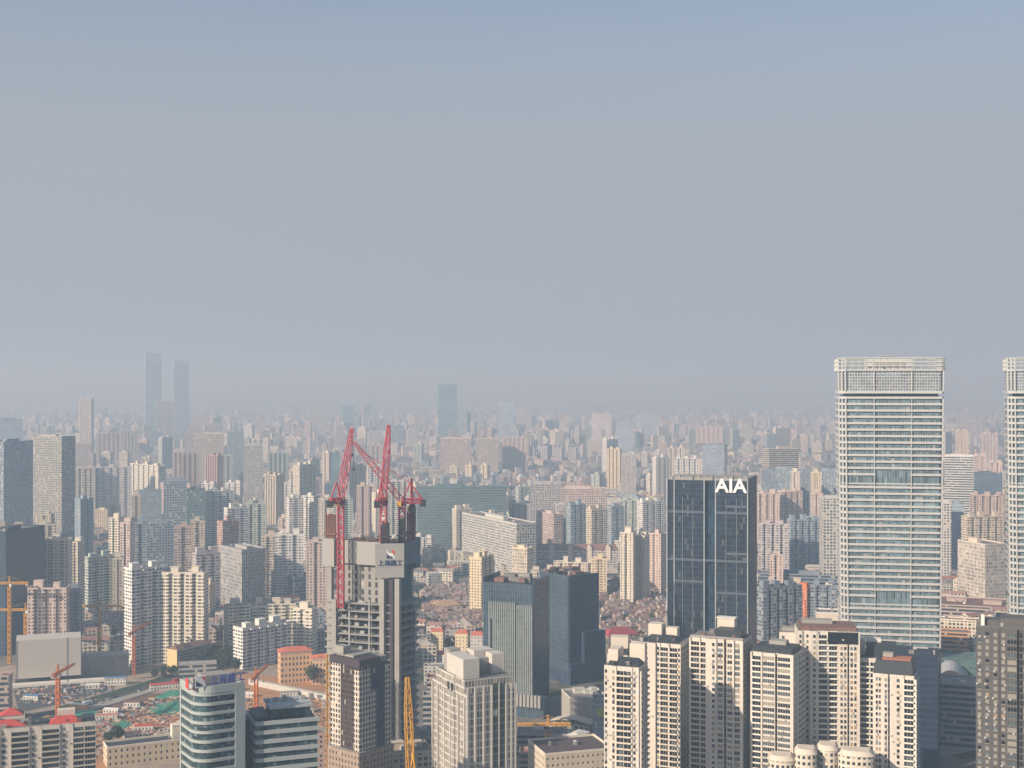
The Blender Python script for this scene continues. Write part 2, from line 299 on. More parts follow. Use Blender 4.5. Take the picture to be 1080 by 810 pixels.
# ------------------------------------------------------------------ the two white towers
M_wglass = facade((.30, .32, .32), glass=(.085, .13, .155), bay=1.5, st=4.2, a=.12, b=1, c=.0, d=1.0, light=.025, curtain=(.30, .31, .30), gr=.25, spread=.8)
M_wband = flat('white_cladding', (.47, .475, .465), .55, vary=.07, scale=.4)
M_crown = facade((.66, .62, .56), glass=(.16, .20, .24), bay=1.7, st=1.9, a=.12, b=1, c=.12, d=1.0, light=.0, gr=.2, spread=.35)
def white_tower(x0, x1, xc, label, d=875):
    loc, th, w, dep = place(x0, x1, d, xc, 'l', 44)
    root = empty('office_tower', loc, th); tag(root, label, 'tower', 'twin white banded office towers')
    H = Z(377, d); ch = 4.2
    def poly(z, o=0.0):
        s = 1 - .085 * (1 - min(z, H) / H); a, b = w/2 * s + o, dep/2 * s + o; c_ = ch
        return [(-a + c_, -b), (a - 1.5, -b), (a, -b + 1.5), (a, b - c_), (a - c_, b), (-a + c_, b), (-a, b - c_), (-a, -b + c_)]
    zs = Z(420, d)
    MB().prism(poly(0, -1.1), 0, zs, 0, 1, top=poly(zs, -1.1)).build('glazing', [M_wglass, M_roof], root)
    cz0, cz1 = Z(413, d), Z(391, d)
    MB().prism(poly(zs, -3.2), zs, cz0, 0, 1).build('plant_recess', [M_glassm, M_roof], root)
    MB().prism(poly(cz0, -.9), cz0, cz1, 0, 1, top=poly(cz1, -.9)).build('crown_screen', [M_crown, M_roof], root)
    def ring(z, h, o=0.0, name='floor_band', skip=None):
        A, B = poly(z, o), poly(z, o - 1.4); b = MB(); n = len(A)
        for i in range(n):
            j = (i + 1) % n
            if skip and i == 0:
                for lo, hi in ((0, skip[0]), (skip[1], 1)):
                    L = lambda P, q: (P[0][0] + (P[1][0] - P[0][0]) * q, P[0][1])
                    b.prism([L(A, lo), L(A, hi), L(B, hi), L(B, lo)], z, z + h, bottom=True)
                continue
            b.prism([A[i], A[j], B[j], B[i]], z, z + h, bottom=True)
        return b.build(name, M_wband, root)
    py = 420.5
    while Z(py, d) > 8:
        z = Z(py, d); gap = any(g0 < py < g1 for g0, g1 in ((505.5, 509.5), (632, 636)))
        mid = any(g0 < py < g1 for g0, g1 in ((497, 506), (624, 633)))
        if not gap: ring(z, 1.45, skip=(.31, .69) if mid else None)
        py += 6.72
    ring(cz0 - 1.2, 1.8); ring(cz1 - .2, 1.1)
    ring(Z(510.5, d), .9, -.6, 'refuge_band'); ring(Z(637.5, d), .9, -.6, 'refuge_band')
    for z0, z1, fx in ((8, zs, .30), (8, zs, .69), (cz0, H, .30), (cz0, H, .69)):
        P, Q = poly(z0), poly(z1); a = P[0][0] + (P[1][0] - P[0][0]) * fx; b_ = Q[0][0] + (Q[1][0] - Q[0][0]) * fx
        f = MB(); f.prism([(a - .2, P[0][1] - .25), (a + .2, P[0][1] - .25), (a + .2, P[0][1] + .9), (a - .2, P[0][1] + .9)], z0, z1, top=[(b_ - .2, Q[0][1] - .25), (b_ + .2, Q[0][1] - .25), (b_ + .2, Q[0][1] + .9), (b_ - .2, Q[0][1] + .9)]); f.build('front_fin', M_wband, root)
    for z0, z1 in ((8, zs), (cz0, H)):       # corner columns of the chamfer and the corners
        P, Q = poly(z0), poly(z1)
        for (i, j, q) in ((7, 0, .0), (7, 0, .5), (7, 0, 1.0), (1, 2, .5), (2, 3, .2)):
            p0 = (P[i][0] + (P[j][0] - P[i][0]) * q, P[i][1] + (P[j][1] - P[i][1]) * q); p1 = (Q[i][0] + (Q[j][0] - Q[i][0]) * q, Q[i][1] + (Q[j][1] - Q[i][1]) * q)
            f = MB(); r = .42; sq = lambda p: [(p[0] - r, p[1] - r), (p[0] + r, p[1] - r), (p[0] + r, p[1] + r), (p[0] - r, p[1] + r)]
            f.prism(sq(p0), z0, z1, top=sq(p1)); f.build('column', M_wband, root)
    # open roof frame with the plant block behind it
    fr = MB(); P = poly(H)
    for i in range(len(P)):
        j = (i + 1) % len(P)
        for zz in (H - .5, H - 3.2, H - 5.8): fr.bar((*P[i], zz), (*P[j], zz), .3)
        L = math.hypot(P[j][0] - P[i][0], P[j][1] - P[i][1]); k = max(1, round(L / 4.5))
        for q in range(k + 1):
            x = P[i][0] + (P[j][0] - P[i][0]) * q / k; y = P[i][1] + (P[j][1] - P[i][1]) * q / k; fr.bar((x, y, cz1), (x, y, H - .3), .2)
    fr.build('roof_frame', M_wband, root)
    pb = MB(); pb.box(-w * .21, w * .2, -dep * .3, dep * .3, cz1 + .02, H - 1.0); pb.box(-w * .16, w * .15, -dep * .3 - .25, -dep * .3 - .02, H - 6, H - 3, 1); pb.build('plant_room', [M_wband, M_conc], root)
    ms = MB(); ms.bar((0, 0, H - 1), (0, 0, H + 4), .18); ms.bar((-5, 0, H - 1), (-5, 0, H + 1.5), .4); ms.bar((-5, 0, H + 1.4), (6, 0, H + 1.6), .3); ms.build('cleaning_gantry', M_steel, root)
    RECTS.append((x0, x1, 377, 800, d)); return root
white_tower(879.5, 992, 884.5, 'tall white office tower with full-height floor bands behind the cream apartment complex')
white_tower(1057, 1174, 1063, 'white banded tower cut off by the edge of the photo, left strip only')

# ------------------------------------------------------------------ dark glass tower with the white letters
def text_mesh(body, size, depth, mat, bold=.0):
    cu = bpy.data.curves.new('lettering', 'FONT'); cu.body = body; cu.size = size; cu.extrude = depth; cu.offset = bold; cu.align_x = 'CENTER'; cu.resolution_u = 4
    o = bpy.data.objects.new('lettering_tmp', cu); C.objects.link(o); bpy.context.view_layer.update()
    me = bpy.data.meshes.new_from_object(o.evaluated_get(bpy.context.evaluated_depsgraph_get())); bpy.data.objects.remove(o)
    me.materials.clear(); me.materials.append(mat); return me
def letters(body, size, depth, mat, parent, loc, bold=0.0, sx=1.0, name='lettering'):
    me = text_mesh(body, size, depth, mat, bold); o = link(name, me, parent, loc, (R(90), 0, 0)); o.scale = (sx, 1, 1); return o
d = 950; loc, th, w, dep = place(703, 798, d, 789.5, 'r', 42); H = Z(505, d)
aia = empty('office_tower', loc, th); tag(aia, 'dark glass office tower with white AIA letters at its top', 'tower')
M_ag = facade((.055, .072, .085), glass=(.012, .020, .037), bay=1.5, st=4.05, a=.14, b=1, c=.1, d=1.0, light=.03, curtain=(.085, .11, .11), gr=.16, spread=.8, spec=.2)
M_ag2 = facade((.045, .065, .085), glass=(.012, .03, .055), bay=1.5, st=4.05, a=.1, b=1, c=.1, d=1.0, light=0, gr=.35, spec=.05)
a0, b0 = -w/2, -dep/2
def fx(px): return a0 + (px - 703) / (789.5 - 703) * w
MB().prism([(a0, b0 + .5), (fx(711), b0 + .5), (fx(711), b0), (fx(743), b0), (fx(743), b0 + 3), (fx(755), b0 + 3), (fx(755), b0), (w/2, b0), (w/2, dep/2), (a0, dep/2)], 0, H - 2).build('curtain_wall', [M_ag, M_roof], aia)
MB().box(w/2 + .02, w/2 + .5, b0 + 1, dep/2 - 1, 0, H).build('side_wall', [M_ag2], aia)
MB().box(fx(743) + .1, fx(755) - .1, b0 + 2.4, b0 + 2.95, 0, H - 5).build('recess_glazing', [M_ag2], aia)
for px in (703.3, 711, 743, 755, 788.6, 720, 731, 766, 777):
    f = MB(); r = .28 if px in (720, 731, 766, 777) else .42; top = H - 1 if r > .3 else H - 14
    f.box(fx(px) - r, fx(px) + r, b0 - .55, b0 - .02, 0, top); f.build('mullion_fin', flat('fin_grey', (.30, .33, .35), .45) if r > .3 else flat('fin_dim', (.13, .15, .16), .45), aia)
for py, l, r_ in ((543, 704, 743), (543, 755, 789), (594, 704, 755), (594, 755, 789), (617, 711, 743), (628, 755, 789), (536, 766, 789), (586, 766, 789)):
    f = MB(); f.box(fx(l) + .5, fx(r_) - .5, b0 - .3, b0 - .03, Z(py, d), Z(py, d) + 1.7); f.build('floor_strip', flat('strip_glass', (.095, .12, .145), .3), aia)
f = MB()
for i in range(12):
    x = a0 + 3 + i * (w - 6) / 11; f.box(x - .6 - (i % 3) * .4, x + .7, b0 + 4 + (i % 3) * 2, b0 + 9, H - 2.2, H + (.2, 1.1, -.4, .6, 1.5)[i % 5])
f.box(a0 + 1, w/2 - 1, b0 + 5, dep/2 - 1, H - 2.3, H - .2); f.build('roof_plant', M_conc, aia)
f = MB(); f.lattice((fx(752), b0 + 6, H), (fx(775), b0 + 10, H + 6.5), .8, .5, 1.6, .12); f.build('cleaning_gantry', M_steel, aia)
lw = fx(786) - fx(756)
letters('AIA', 13.6, .35, flat('sign_white', (.85, .85, .83), .5, vary=.02), aia, (fx(771.2), b0 - .75, Z(519.5, d)), .28, 1.03)
RECTS.append((703, 798, 505, 767, d))

# ------------------------------------------------------------------ the tower under construction
d = 790; loc, th, w, dep = place(340, 446, d, 418, 'r', 36)
ct = empty('unfinished_tower', loc, th); tag(ct, 'unfinished concrete tower with grey climbing panels and red cranes on top', 'tower')
M_core = facade((.28, .27, .25), glass=(.035, .035, .038), bay=4.6, st=4.7, a=.36, b=.72, c=.18, d=.85, light=.02, gr=.8)
M_panel = flat('grey_panel', (.33, .325, .31), .7, vary=.08, scale=.3); M_slab = flat('floor_concrete', (.32, .315, .30), .85); M_void = flat('dark_interior', (.045, .045, .05), .9); M_panel_shade = flat('grey_panel_shade', (.12, .17, .20), .8, vary=.35, scale=.3)
hx, hy = w/2, dep/2; zt = Z(640, d); zc = Z(576, d)
MB().box(-hx + 7, hx - 7, -hy + 6.5, hy - 6, 0, zc).build('core', [M_core, M_slab], ct)
MB().box(-hx + 8, hx - 9, -hy + 5.0, -hy + 6.4, 0, zt - 6).build('void_shade', [M_void], ct)  # dark box added behind the slabs as painted shade of the voids
z = zt
while z > 6:
    sl_ = MB(); k = 7; front = [(-hx + 6 + (2*hx - 12) * i / k, -hy + 1.3 - 1.6 * math.sin(math.pi * i / k)) for i in range(k + 1)]; right = [(hx + 1.2 + 2.0 * math.sin(math.pi * i / k), -hy + 6 + (2*hy - 12) * i / k) for i in range(k + 1)]
    sl_.prism(front + right + [(hx - 6, hy), (-hx + 6, hy), (-hx - 1.5, hy - 6), (-hx - 1.5, -hy + 4), (-hx + 2, -hy + 1.2)], z, z + .55, bottom=True)
    for (px_, py_) in front[1:-1:2] + right[1:-1:2]: sl_.bar((px_ * .985, py_ * .985, z - 4.1), (px_ * .985, py_ * .985, z), .13)
    for (px_, py_) in [(-hx + 8 + rnd.random() * (2 * hx - 20), -hy + 1.8 + rnd.random() * 2) for _ in range(5)]: sl_.box(px_ - rnd.uniform(.4, 1.6), px_ + rnd.uniform(.4, 1.6), py_, py_ + 1.2, z + .56, z + rnd.uniform(1.2, 2.6))
    sl_.build('floor_slab', M_slab, ct)
    z -= 4.68
def col_(x, y, r, z1, m=M_conc, nm='column'):
    r = r * .88 if r > 1 else r; b = MB(); b.box(x - r, x + r, y - r, y + r, 0, z1); b.build(nm, m, ct)
for x, y, z1 in ((hx - 9.5, -hy + .9, zc - 20), (hx - 1.2, -hy + 4.6, zc - 20), (-hx + 2.2, -hy + 4.4, zc - 14), (-hx + 7.2, -hy + .8, zt + 2), (hx - 6, hy - 4, zc - 18)): col_(x, y, 1.75, z1)
for x in (-hx * .3, hx * .25): col_(x, -hy + .8, .45, zt + 3, M_steel)
for y in (hy * .15,): col_(hx + 2.6, y, .3, zt + 3, M_steel)
MB().box(hx - 6.9, hx - 2.6, -hy + 7, hy - 4, 0, zt - 4).build('void_shade', [M_void], ct)  # dark box again, painted shade between floors on the right face
MB().box(hx - 7.8, hx - 3.4, -hy + 2.2, -hy + 3.2, 0, zc - 20).build('recess_shade', [flat('recess_shade_purple', (.06, .045, .06), .8)], ct)  # dark sheet painted as the shade between the corner columns
def panel(nm, x0, x1, y0, y1, p0, p1, m=M_panel):
    b = MB(); b.box(x0, x1, y0, y1, Z(p1, d), Z(p0, d)); o = b.build(nm, m, ct); return o
panel('climbing_panel', -hx - 2.2, -hx + 6, -hy + 2.0, -hy + 8, 572, 602)
panel('climbing_panel', -hx + 9.6, -hx + 20.5, -hy + 4.2, -hy + 6.2, 573.5, 598)
panel('climbing_panel', -hx + 20.7, hx - 12.4, -hy + 3.4, -hy + 6.1, 574, 598.5)
panel('climbing_panel', hx - 5.8, hx + .6, -hy + 8, hy - 8, 576, 599, M_panel_shade)  # same climbing panels, with this side's shade put into the blue-grey colour
panel('climbing_panel', hx - 6.4, hx - .4, hy - 7.8, hy - 1, 573, 606, M_panel_shade)
MB().box(hx - 6.8, hx - 5.0, -hy + 5.5, hy - 3, zt - 6, Z(599, d)).build('green_netting', [flat('net_teal', (.07, .13, .15), .8, vary=.4, scale=.5)], ct)
# sign panel across the near corner
sg = empty('sign_panel', (hx - 5.2, -hy + 1.6, 0), R(27)); sg.parent = ct
ph = (Z(574, d), Z(610, d)); sw_ = 8.6
b = MB(); b.box(-sw_, sw_, -.6, .6, ph[1], ph[0]); b.build('panel_face', M_panel, sg)
b = MB(); b.box(-sw_, sw_, -.72, -.62, ph[0] - 2.1, ph[0] - 1.8); b.box(-sw_, sw_, -.72, -.62, ph[1] + 6.2, ph[1] + 6.5); b.build('panel_seam', M_slab, sg)
M_ink = flat('lettering_blue', (.035, .05, .14), .6, vary=.05); M_lred = flat('logo_red', (.62, .07, .05), .6, vary=.05); M_lwh = flat('logo_white', (.8, .8, .78), .6, vary=.03)
letters('上海建工', 3.7, .12, M_ink, sg, (.3, -.8, Z(596.8, d)), .05, 1.0)
def logo(parent, x, y, z, s):
    """square emblem: red upper right, blue lower left, a white S-shaped stripe between them"""
    b = MB(); n = 10
    arc = [(-s + 2 * s * i / n, -s + 2 * s * i / n + math.sin(2 * math.pi * i / n) * s * .33) for i in range(n + 1)]
    for i in range(n):
        (p, q), (p2, q2) = arc[i], arc[i + 1]; wd = s * .30
        b.face([(x - p, y - .06, z + q - wd + 0 * p), (x - p2, y - .06, z + q2 - wd), (x - p2, y - .06, z + q2 + wd), (x - p, y - .06, z + q + wd)], m=1)
        pass
    b.face([(x + s * .05, y - .03, z + s), (x + s, y - .03, z + s), (x + s, y - .03, z - s * .1)], m=0)
    b.face([(x - s, y - .03, z + s * .3), (x - s, y - .03, z - s), (x + s * .6, y - .03, z - s)], m=2)
    return b.build('emblem', [M_lred, M_lwh, M_ink], parent)
logo(sg, .6, -.7, Z(585.5, d), 2.4)
# works on the top: guard platforms, bundles of column steel, rebar
for nm, x, y, n_, z1, m in (('column_steel', -hx + 2, -hy + 5, 6, Z(546, d), flat('rust_steel', (.22, .10, .07), .8)), ('column_steel', hx - 9, -hy + 4, 5, Z(552, d), M_dark), ('column_steel', hx - 3, hy - 8, 5, Z(543, d), flat('rust_purple', (.13, .07, .09), .8)), ('column_steel', hx - 1, -hy + 12, 4, Z(548, d), M_dark)):
    b = MB()
    for i in range(n_): b.bar((x - 3 + i * 1.25, y, zc - 2), (x - 3 + i * 1.25, y, z1 + rnd.uniform(-1.5, .5)), .42)
    b.box(x - 4.2, x - 3.4 + n_ * 1.25, y - 1.5, y + 1.5, Z(568, d), Z(566.5, d)); b.build(nm, m, ct)
b = MB()
for i in range(46): x = -hx + 8 + rnd.random() * (2*hx - 14); y = -hy + 5 + rnd.random() * 14; b.bar((x, y, zc - .5), (x, y, zc + rnd.uniform(1.5, 4.5)), .16)
b.box(-hx + 7, hx - 7, -hy + 6.4, hy - 6, zc + .02, zc + .5); b.build('starter_bars', flat('rebar', (.20, .13, .09), .9), ct)
for p0, p1, xx in ((700, 775, 347.5),):
    b = MB(); xw = X(xx, d - 24); b.lattice((xw, d - 24, 0), (xw, d - 24, Z(690, d - 24)), 3.0, 3.0, 3.0, .22)
    tag(b.build('builders_hoist', M_yel), 'yellow lattice hoist mast climbing beside the unfinished tower', 'hoist')
RECTS.append((342, 444, 575, 860, d)); CT_TOP = zc

def crane_luffing(label, mx, d, p_base, p_top, tip, dtip=0, mast_w=3.4, counter=(12, -4), col=M_red, w_=3.2, text=None, group='red cranes on the unfinished tower', tail=None):
    x, zb, z1 = X(mx, d), Z(p_base, d), Z(p_top, d); r = empty('luffing_crane', (x, d, zb)); tag(r, label, 'crane', group)
    b = MB(); b.lattice((0, 0, 0), (0, 0, z1 - zb), mast_w, mast_w, mast_w * .9, .30 if mast_w > 3 else .22); b.build('mast', col, r)
    T = Vector((X(tip[0], d + dtip) - x, dtip, Z(tip[1], d + dtip) - zb)); B = Vector((0, 0, z1 - zb + 1.5))
    b = MB(); b.lattice(B, B + (T - B) * .62, w_, w_, w_ * 1.3, .19); b.lattice(B + (T - B) * .62, T, w_, w_ * .45, w_ * 1.2, .18); b.build('jib', col, r)
    dr = Vector((T.x, T.y, 0)); dr = dr.normalized() if dr.length > 1 else Vector((1, 0, 0)); k = -dr
    A = B + k * min(5, counter[0] * .5) + Vector((0, 0, 11 if counter[0] > 4 else 4)); E = B + k * counter[0] + Vector((0, 0, 0))
    b = MB(); b.bar(B, A, .35); b.bar(E, A, .35); b.bar(A, B + (T - B) * .86, .14); b.build('a_frame', col, r)
    b = MB(); b.lattice(B, E, 2.6, 2.6, 2.6, .3); b.build('counter_jib', col, r)
    b = MB(); c = E; b.box(c.x - 1.8, c.x + 1.8, c.y - 1.8, c.y + 1.8, c.z - 3.5, c.z + .5); b.build('counterweight', M_dark, r)
    b = MB(); b.box(-2.6, -.2, -3.4, -.8, z1 - zb - 1.5, z1 - zb + 1.6); b.build('cab', M_yel, r)
    b = MB(); b.box(-2.2, 2.4, -.8, 2.4, z1 - zb - 1.6, z1 - zb + 1.4); b.build('slewing_unit', M_dark, r)
    b = MB(); b.bar(T, T - Vector((0, 0, 16)), .10); b.box(T.x - .6, T.x + .6, T.y - .6, T.y + .6, T.z - 17.5, T.z - 16); b.build('hook', M_dark, r)
    if text:
        for i, chs in enumerate(text): letters(chs, 2.9, .05, M_lwh, r, (0, -mast_w / 2 - .55, z1 - zb - 7 - i * 3.9), .05)
    return r
crane_luffing('tall red luffing crane whose mast runs down beside the concrete core', 359.5, 800, 640, 530, (371.5, 451), 12)
crane_luffing('middle red luffing crane with white characters down its mast', 404.5, 806, 572, 530, (410, 448), 10, text='上海建工')
crane_luffing('short red derrick with an upright jib at the right end of the tower top', 434.5, 818, 570, 537, (434, 504), 2, mast_w=2.0, counter=(3, 0), w_=1.3)
crane_luffing('red luffing crane whose long jib leans across the other two', 424, 812, 570, 531, (373, 466), -6, counter=(13, 0))

def clutter(root, x0, x1, y0, y1, z, n, seed=2, sc=1.0):
    rr = random.Random(seed + n)
    for i in range(n):
        b = MB(); w_, l_, h_ = rr.uniform(1.5, 5) * sc, rr.uniform(1.5, 4.5) * sc, rr.uniform(1.2, 4.2) * (.4 + .6 * sc); x, y = rr.uniform(x0, x1), rr.uniform(y0, y1)
        b.box(x - w_, x + w_, y - l_, y + l_, z + .02 + i * .004, z + h_ + i * .01); b.build('roof_plant', rr.choice([M_roofb, M_roofb, M_conc, M_roof, M_dark]), root)
# ------------------------------------------------------------------ twin dark green ribbed towers
M_r1 = facade((.05, .085, .10), glass=(.033, .053, .075), bay=1.9, st=4.2, a=0, b=1, c=.1, d=1, rib=(.12, .16, .205), ribw=.2, light=0, gr=.2, spread=.5)
M_r2 = facade((.10, .13, .13), glass=(.07, .095, .10), bay=1.7, st=4.2, a=0, b=1, c=.1, d=1, rib=(.33, .35, .345), ribw=.3, light=0, gr=.25, spread=.4)
M_r3 = facade((.028, .05, .085), glass=(.02, .04, .075), bay=2.3, st=4.2, a=0, b=1, c=.1, d=1, rib=(.095, .13, .185), ribw=.18, light=0, gr=.2, spread=.5)
d = D(757); loc, th, w, dep = place(509, 579.5, d, 562, 'r', 34); H = Z(617, d)
tg = empty('office_tower', loc, th); tag(tg, 'dark green ribbed tower with a paler front slab, nearer of the twin green towers', 'tower', 'twin dark green ribbed towers')
k = 8; fr = [(-w/2 + w * i / k, -dep/2 + 1.1 * math.sin(math.pi * i / k)) for i in range(k + 1)]
MB().prism(fr + [(w/2, dep/2), (-w/2, dep/2)], 0, H, 0, 1).build('tower_wall', [M_r1, M_roofd], tg)
MB().box(w/2 + .03, w/2 + .6, -dep/2 + .5, dep/2 - .5, 12, H + 3).build('side_screen', [M_r3], tg)
MB().box(-w/2 - .6, -w/2 - .03, -dep/2 + .5, dep/2 - .5, 4, H + 4).build('side_screen', [M_r3], tg)
for p0, p1, yt, y1 in ((515.5, 544, 637, 735), (545.2, 562, 639, 738)):
    a, b_ = -w/2 + (p0 - 509) / 53 * w, -w/2 + (p1 - 509) / 53 * w
    MB().box(a, b_, -dep/2 - 1.2, -dep/2 + .4, Z(y1, d), Z(yt, d)).build('front_slab', [M_r2, M_wband], tg)
b = MB(); b.box(-w/2 + 6.5, -w/2 + 7.4, -dep/2 - 1.5, -dep/2 - 1.22, Z(700, d), Z(655, d)); b.build('window_slot', M_glassd, tg)
clutter(tg, -w * .35, w * .3, -dep * .3, dep * .35, H, 11)
for i in range(8):
    b = MB(); x = w/2 - 15 + i * 2.9; b.box(x, x + 1.9, -dep/2 - 4, -dep/2 - 1.6, Z(748, d - 8), Z(735, d - 8)); b.build('entrance_panel', M_panel, tg)
b = MB(); b.box(w/2 - 17, w/2 + 9, -dep/2 - 1.55, -dep/2 + 9, 0, Z(736, d)); b.build('entrance_block', [M_r1], tg)
RECTS.append((509, 580, 615, 757, d))
d = D(722); loc, th, w, dep = place(568, 632, d, 600, 'l', 40); H = Z(609, d)
tg = empty('office_tower', loc, th); tag(tg, 'dark blue-green ribbed tower standing behind the nearer of the twin green towers', 'tower', 'twin dark green ribbed towers')
MB().prism(rect(w, dep), 0, H, 0, 1).build('tower_wall', [M_r3, M_roofd], tg)
MB().box(-w/2 - .5, -w/2 - .03, -dep/2 + .4, dep/2 - .4, 10, H + 1.2).build('side_screen', [M_r1], tg)
MB().box(-w/2 + .5, w/2 - .3, -dep/2 - .5, -dep/2 - .03, 10, H + 1.5).build('front_screen', [M_r3], tg)
MB().box(-w * .1, w/2 + 3.5, -dep/2 - 4.5, dep/2 - 6, 0, Z(668, d)).build('lower_wing', [M_r3, M_roofd], tg)
MB().box(-w/2 - 2, -w * .12, -dep/2 - 4.5, -dep/2 - .55, 0, Z(700, d)).build('lower_wing', [M_r3, M_roofd], tg)
clutter(tg, -w * .42, w * .4, -dep * .4, dep * .35, H, 14)
RECTS.append((568, 637, 604, 722, d))

# ------------------------------------------------------------------ near apartment towers, bay by bay
_wm = {}
def win_mesh(w, h, mat, frame):
    k = (round(w, 1), round(h, 1), mat.name)
    if k not in _wm:
        b = MB(); w_, h_ = k[0] / 2, k[1]
        b.box(-w_, w_, -.06, .3, 0, h_, 0)
        b.box(-w_ - .1, w_ + .1, -.12, .05, -.14, -.01, 1)
        for i in range(1, max(1, round(k[0] / 1.3)) + 0):
            x = -w_ + k[0] * i / max(1, round(k[0] / 1.3)); b.box(x - .05, x + .05, -.09, -.065, .02, h_ - .02, 1)
        _wm[k] = b.mesh('window', [mat, frame])
    return _wm[k]
def bal_mesh(w, frame, dp=1.3):
    k = ('b', round(w, 1), frame.name, dp)
    if k not in _wm:
        b = MB(); w_ = k[1] / 2; b.box(-w_, w_, -dp, .05, -.18, 0, 0); b.box(-w_, w_, -dp, -dp + .14, .01, .62, 0); b.box(-w_, -w_ + .2, -dp + .15, .0, .01, 2.7, 0); b.box(w_ - .14, w_, -dp + .15, .0, .01, .62, 0)
        _wm[k] = b.mesh('balcony', [frame])
    return _wm[k]
class Parts:
    """puts up to 100 of a part on a thing as objects, the rest in one part of kind stuff"""
    def __init__(s, root): s.root = root; s.n = {}; s.rest = {}
    def add(s, name, me, loc, rot=0):
        s.n[name] = s.n.get(name, 0) + 1
        if s.n[name] <= 99: link(name, me, s.root, loc, (0, 0, rot))
        else: s.rest.setdefault(name, []).append((me, loc, rot))
    def close(s):
        for name, L in s.rest.items():
            b = MB(); mats = []
            for me, loc, rot in L:
                M = Matrix.Translation(loc) @ Matrix.Rotation(rot, 4, 'Z'); n = len(b.v); b.v += [tuple(M @ v.co) for v in me.vertices]
                for p in me.polygons:
                    mm = me.materials[p.material_index]
                    if mm not in mats: mats.append(mm)
                    b.f.append(tuple(n + i for i in p.vertices)); b.u += [(0, 0)] * len(p.vertices); b.m.append(mats.index(mm)); b.c.append(None)
            tag(b.build(name, mats, s.root), kind='stuff')
def bay_tower(label, x0, x1, yt, d, bays, xc=None, side='l', dep=16, storey=2.95, wall=None, frame=None, sidebays=(), name='apartment_tower', cat='apartment tower', group=None, zmin=30, top=1.6, seed=1):
    rr = random.Random(seed); loc, th, w, dep = place(x0, x1, d, xc, side, dep); H = Z(yt, d)
    root = empty(name, loc, th); tag(root, label, cat, group); RECTS.append((x0, x1, yt, 900, d))
    dp_ = dep; wall = wall or M_stucco; frame = frame or M_cream; T = sum(b[0] for b in bays); poly = []; x = -w/2; cells = []
    for fr, kind, off in bays:
        bw = w * fr / T; y = -dep/2 - off; poly += [(x, y), (x + bw, y)]; cells.append((x + bw/2, y, bw, kind)); x += bw
    pl = [poly[0]]
    for p in poly[1:]:
        if abs(p[0] - pl[-1][0]) + abs(p[1] - pl[-1][1]) > .01: pl.append(p)
    pl += [(w/2, dep/2), (-w/2, dep/2)]
    MB().prism(pl, 0, H, 0, 1).build('wall', [wall, M_roof], root)
    P = Parts(root); glass = [M_glassd, M_glassd, M_glassd, M_glassm, M_curt]
    sc = []; sx = -1 if side == 'l' else 1; T2 = sum(b[0] for b in sidebays) or 1; y = -dep/2
    for fr, kind, off in sidebays:
        bw = dep * fr / T2; sc.append((y + bw/2, bw, kind)); y += bw
    z = H - top - storey + .9; first = True
    while z > zmin:
        for (cx, cy, bw, kind) in cells: put(P, rr, glass, frame, kind, bw, (cx, cy, z), 0, storey)
        for (cy, bw, kind) in sc: put(P, rr, glass, frame, kind, bw, (sx * w/2, cy, z), -R(90) if sx < 0 else R(90), storey)
        z -= storey
    P.close(); clutter(root, -w * .42, w * .42, -dp_ * .4, dp_ * .4, H, 8, seed, .32); return root, w, dep, H, th
AC = MB(); AC.box(-.45, .45, -.55, -.04, 0, .75); AC = AC.mesh('air_conditioner', [flat('ac_grey', (.46, .45, .42), .6)])
M_glassw = flat('warm_curtain_glass', (.34, .26, .18), .35, vary=.3); M_glassb = flat('sky_reflection_glass', (.16, .19, .22), .15, vary=.4, spec=.5)  # the pale blue-grey pane colour imitates reflected sky
def put(P, rr, glass, frame, kind, bw, loc, rot, storey):
    glass = glass + [M_glassw, M_glassb]; g = rr.choice(glass)
    if kind in 'oOqgw' and bw > 1.5 and rr.random() < (.32 if kind != 'w' else .12): P.add('air_conditioner', AC, Vector(loc) + Matrix.Rotation(rot, 3, 'Z') @ Vector((bw * rr.uniform(-.3, .3), 0, -.95)), rot)
    if kind == 'o': P.add('window', win_mesh(min(1.5, bw * .55), 1.55, g, frame), loc, rot)
    elif kind == 'q': P.add('window', win_mesh(bw * .68, 1.75, g, frame), loc, rot)
    elif kind == 'O':
        for s in (-.23, .23):
            l = Vector(loc) + Matrix.Rotation(rot, 3, 'Z') @ Vector((bw * s, 0, 0)); P.add('window', win_mesh(bw * .3, 1.6, rr.choice(glass), frame), l, rot)
    elif kind == 'b':
        l = Vector(loc) - Vector((0, 0, .7)); P.add('window', win_mesh(bw * .86, 2.15, rr.choice(glass[:4]), frame), l, rot)
        P.add('balcony', bal_mesh(bw * .97, frame), Vector(loc) - Vector((0, 0, .85)), rot)
    elif kind == 'g':
        P.add('enclosed_balcony', win_mesh(bw * .9, 1.85, rr.choice([M_glassd, M_glassm, M_glassm, M_curt]), frame), loc, rot)
    elif kind == 's': P.add('recessed_window', win_mesh(bw * .94, storey - .55, M_glassd, frame), Vector(loc) - Vector((0, 0, .6)), rot)  # dark panes fill slots and flanks, standing for their shade
def roof_block(root, x0, x1, y0, y1, z0, z1, mat=None, name='roof_room', lid=None):
    b = MB(); b.box(x0, x1, y0, y1, z0 + .02, z1); o = b.build(name, mat or M_cream, root)
    if lid: b = MB(); b.box(x0 - .5, x1 + .5, y0 - .5, y1 + .5, z1 + .02, z1 + .5); b.build('roof_slab', lid, o)
    return o
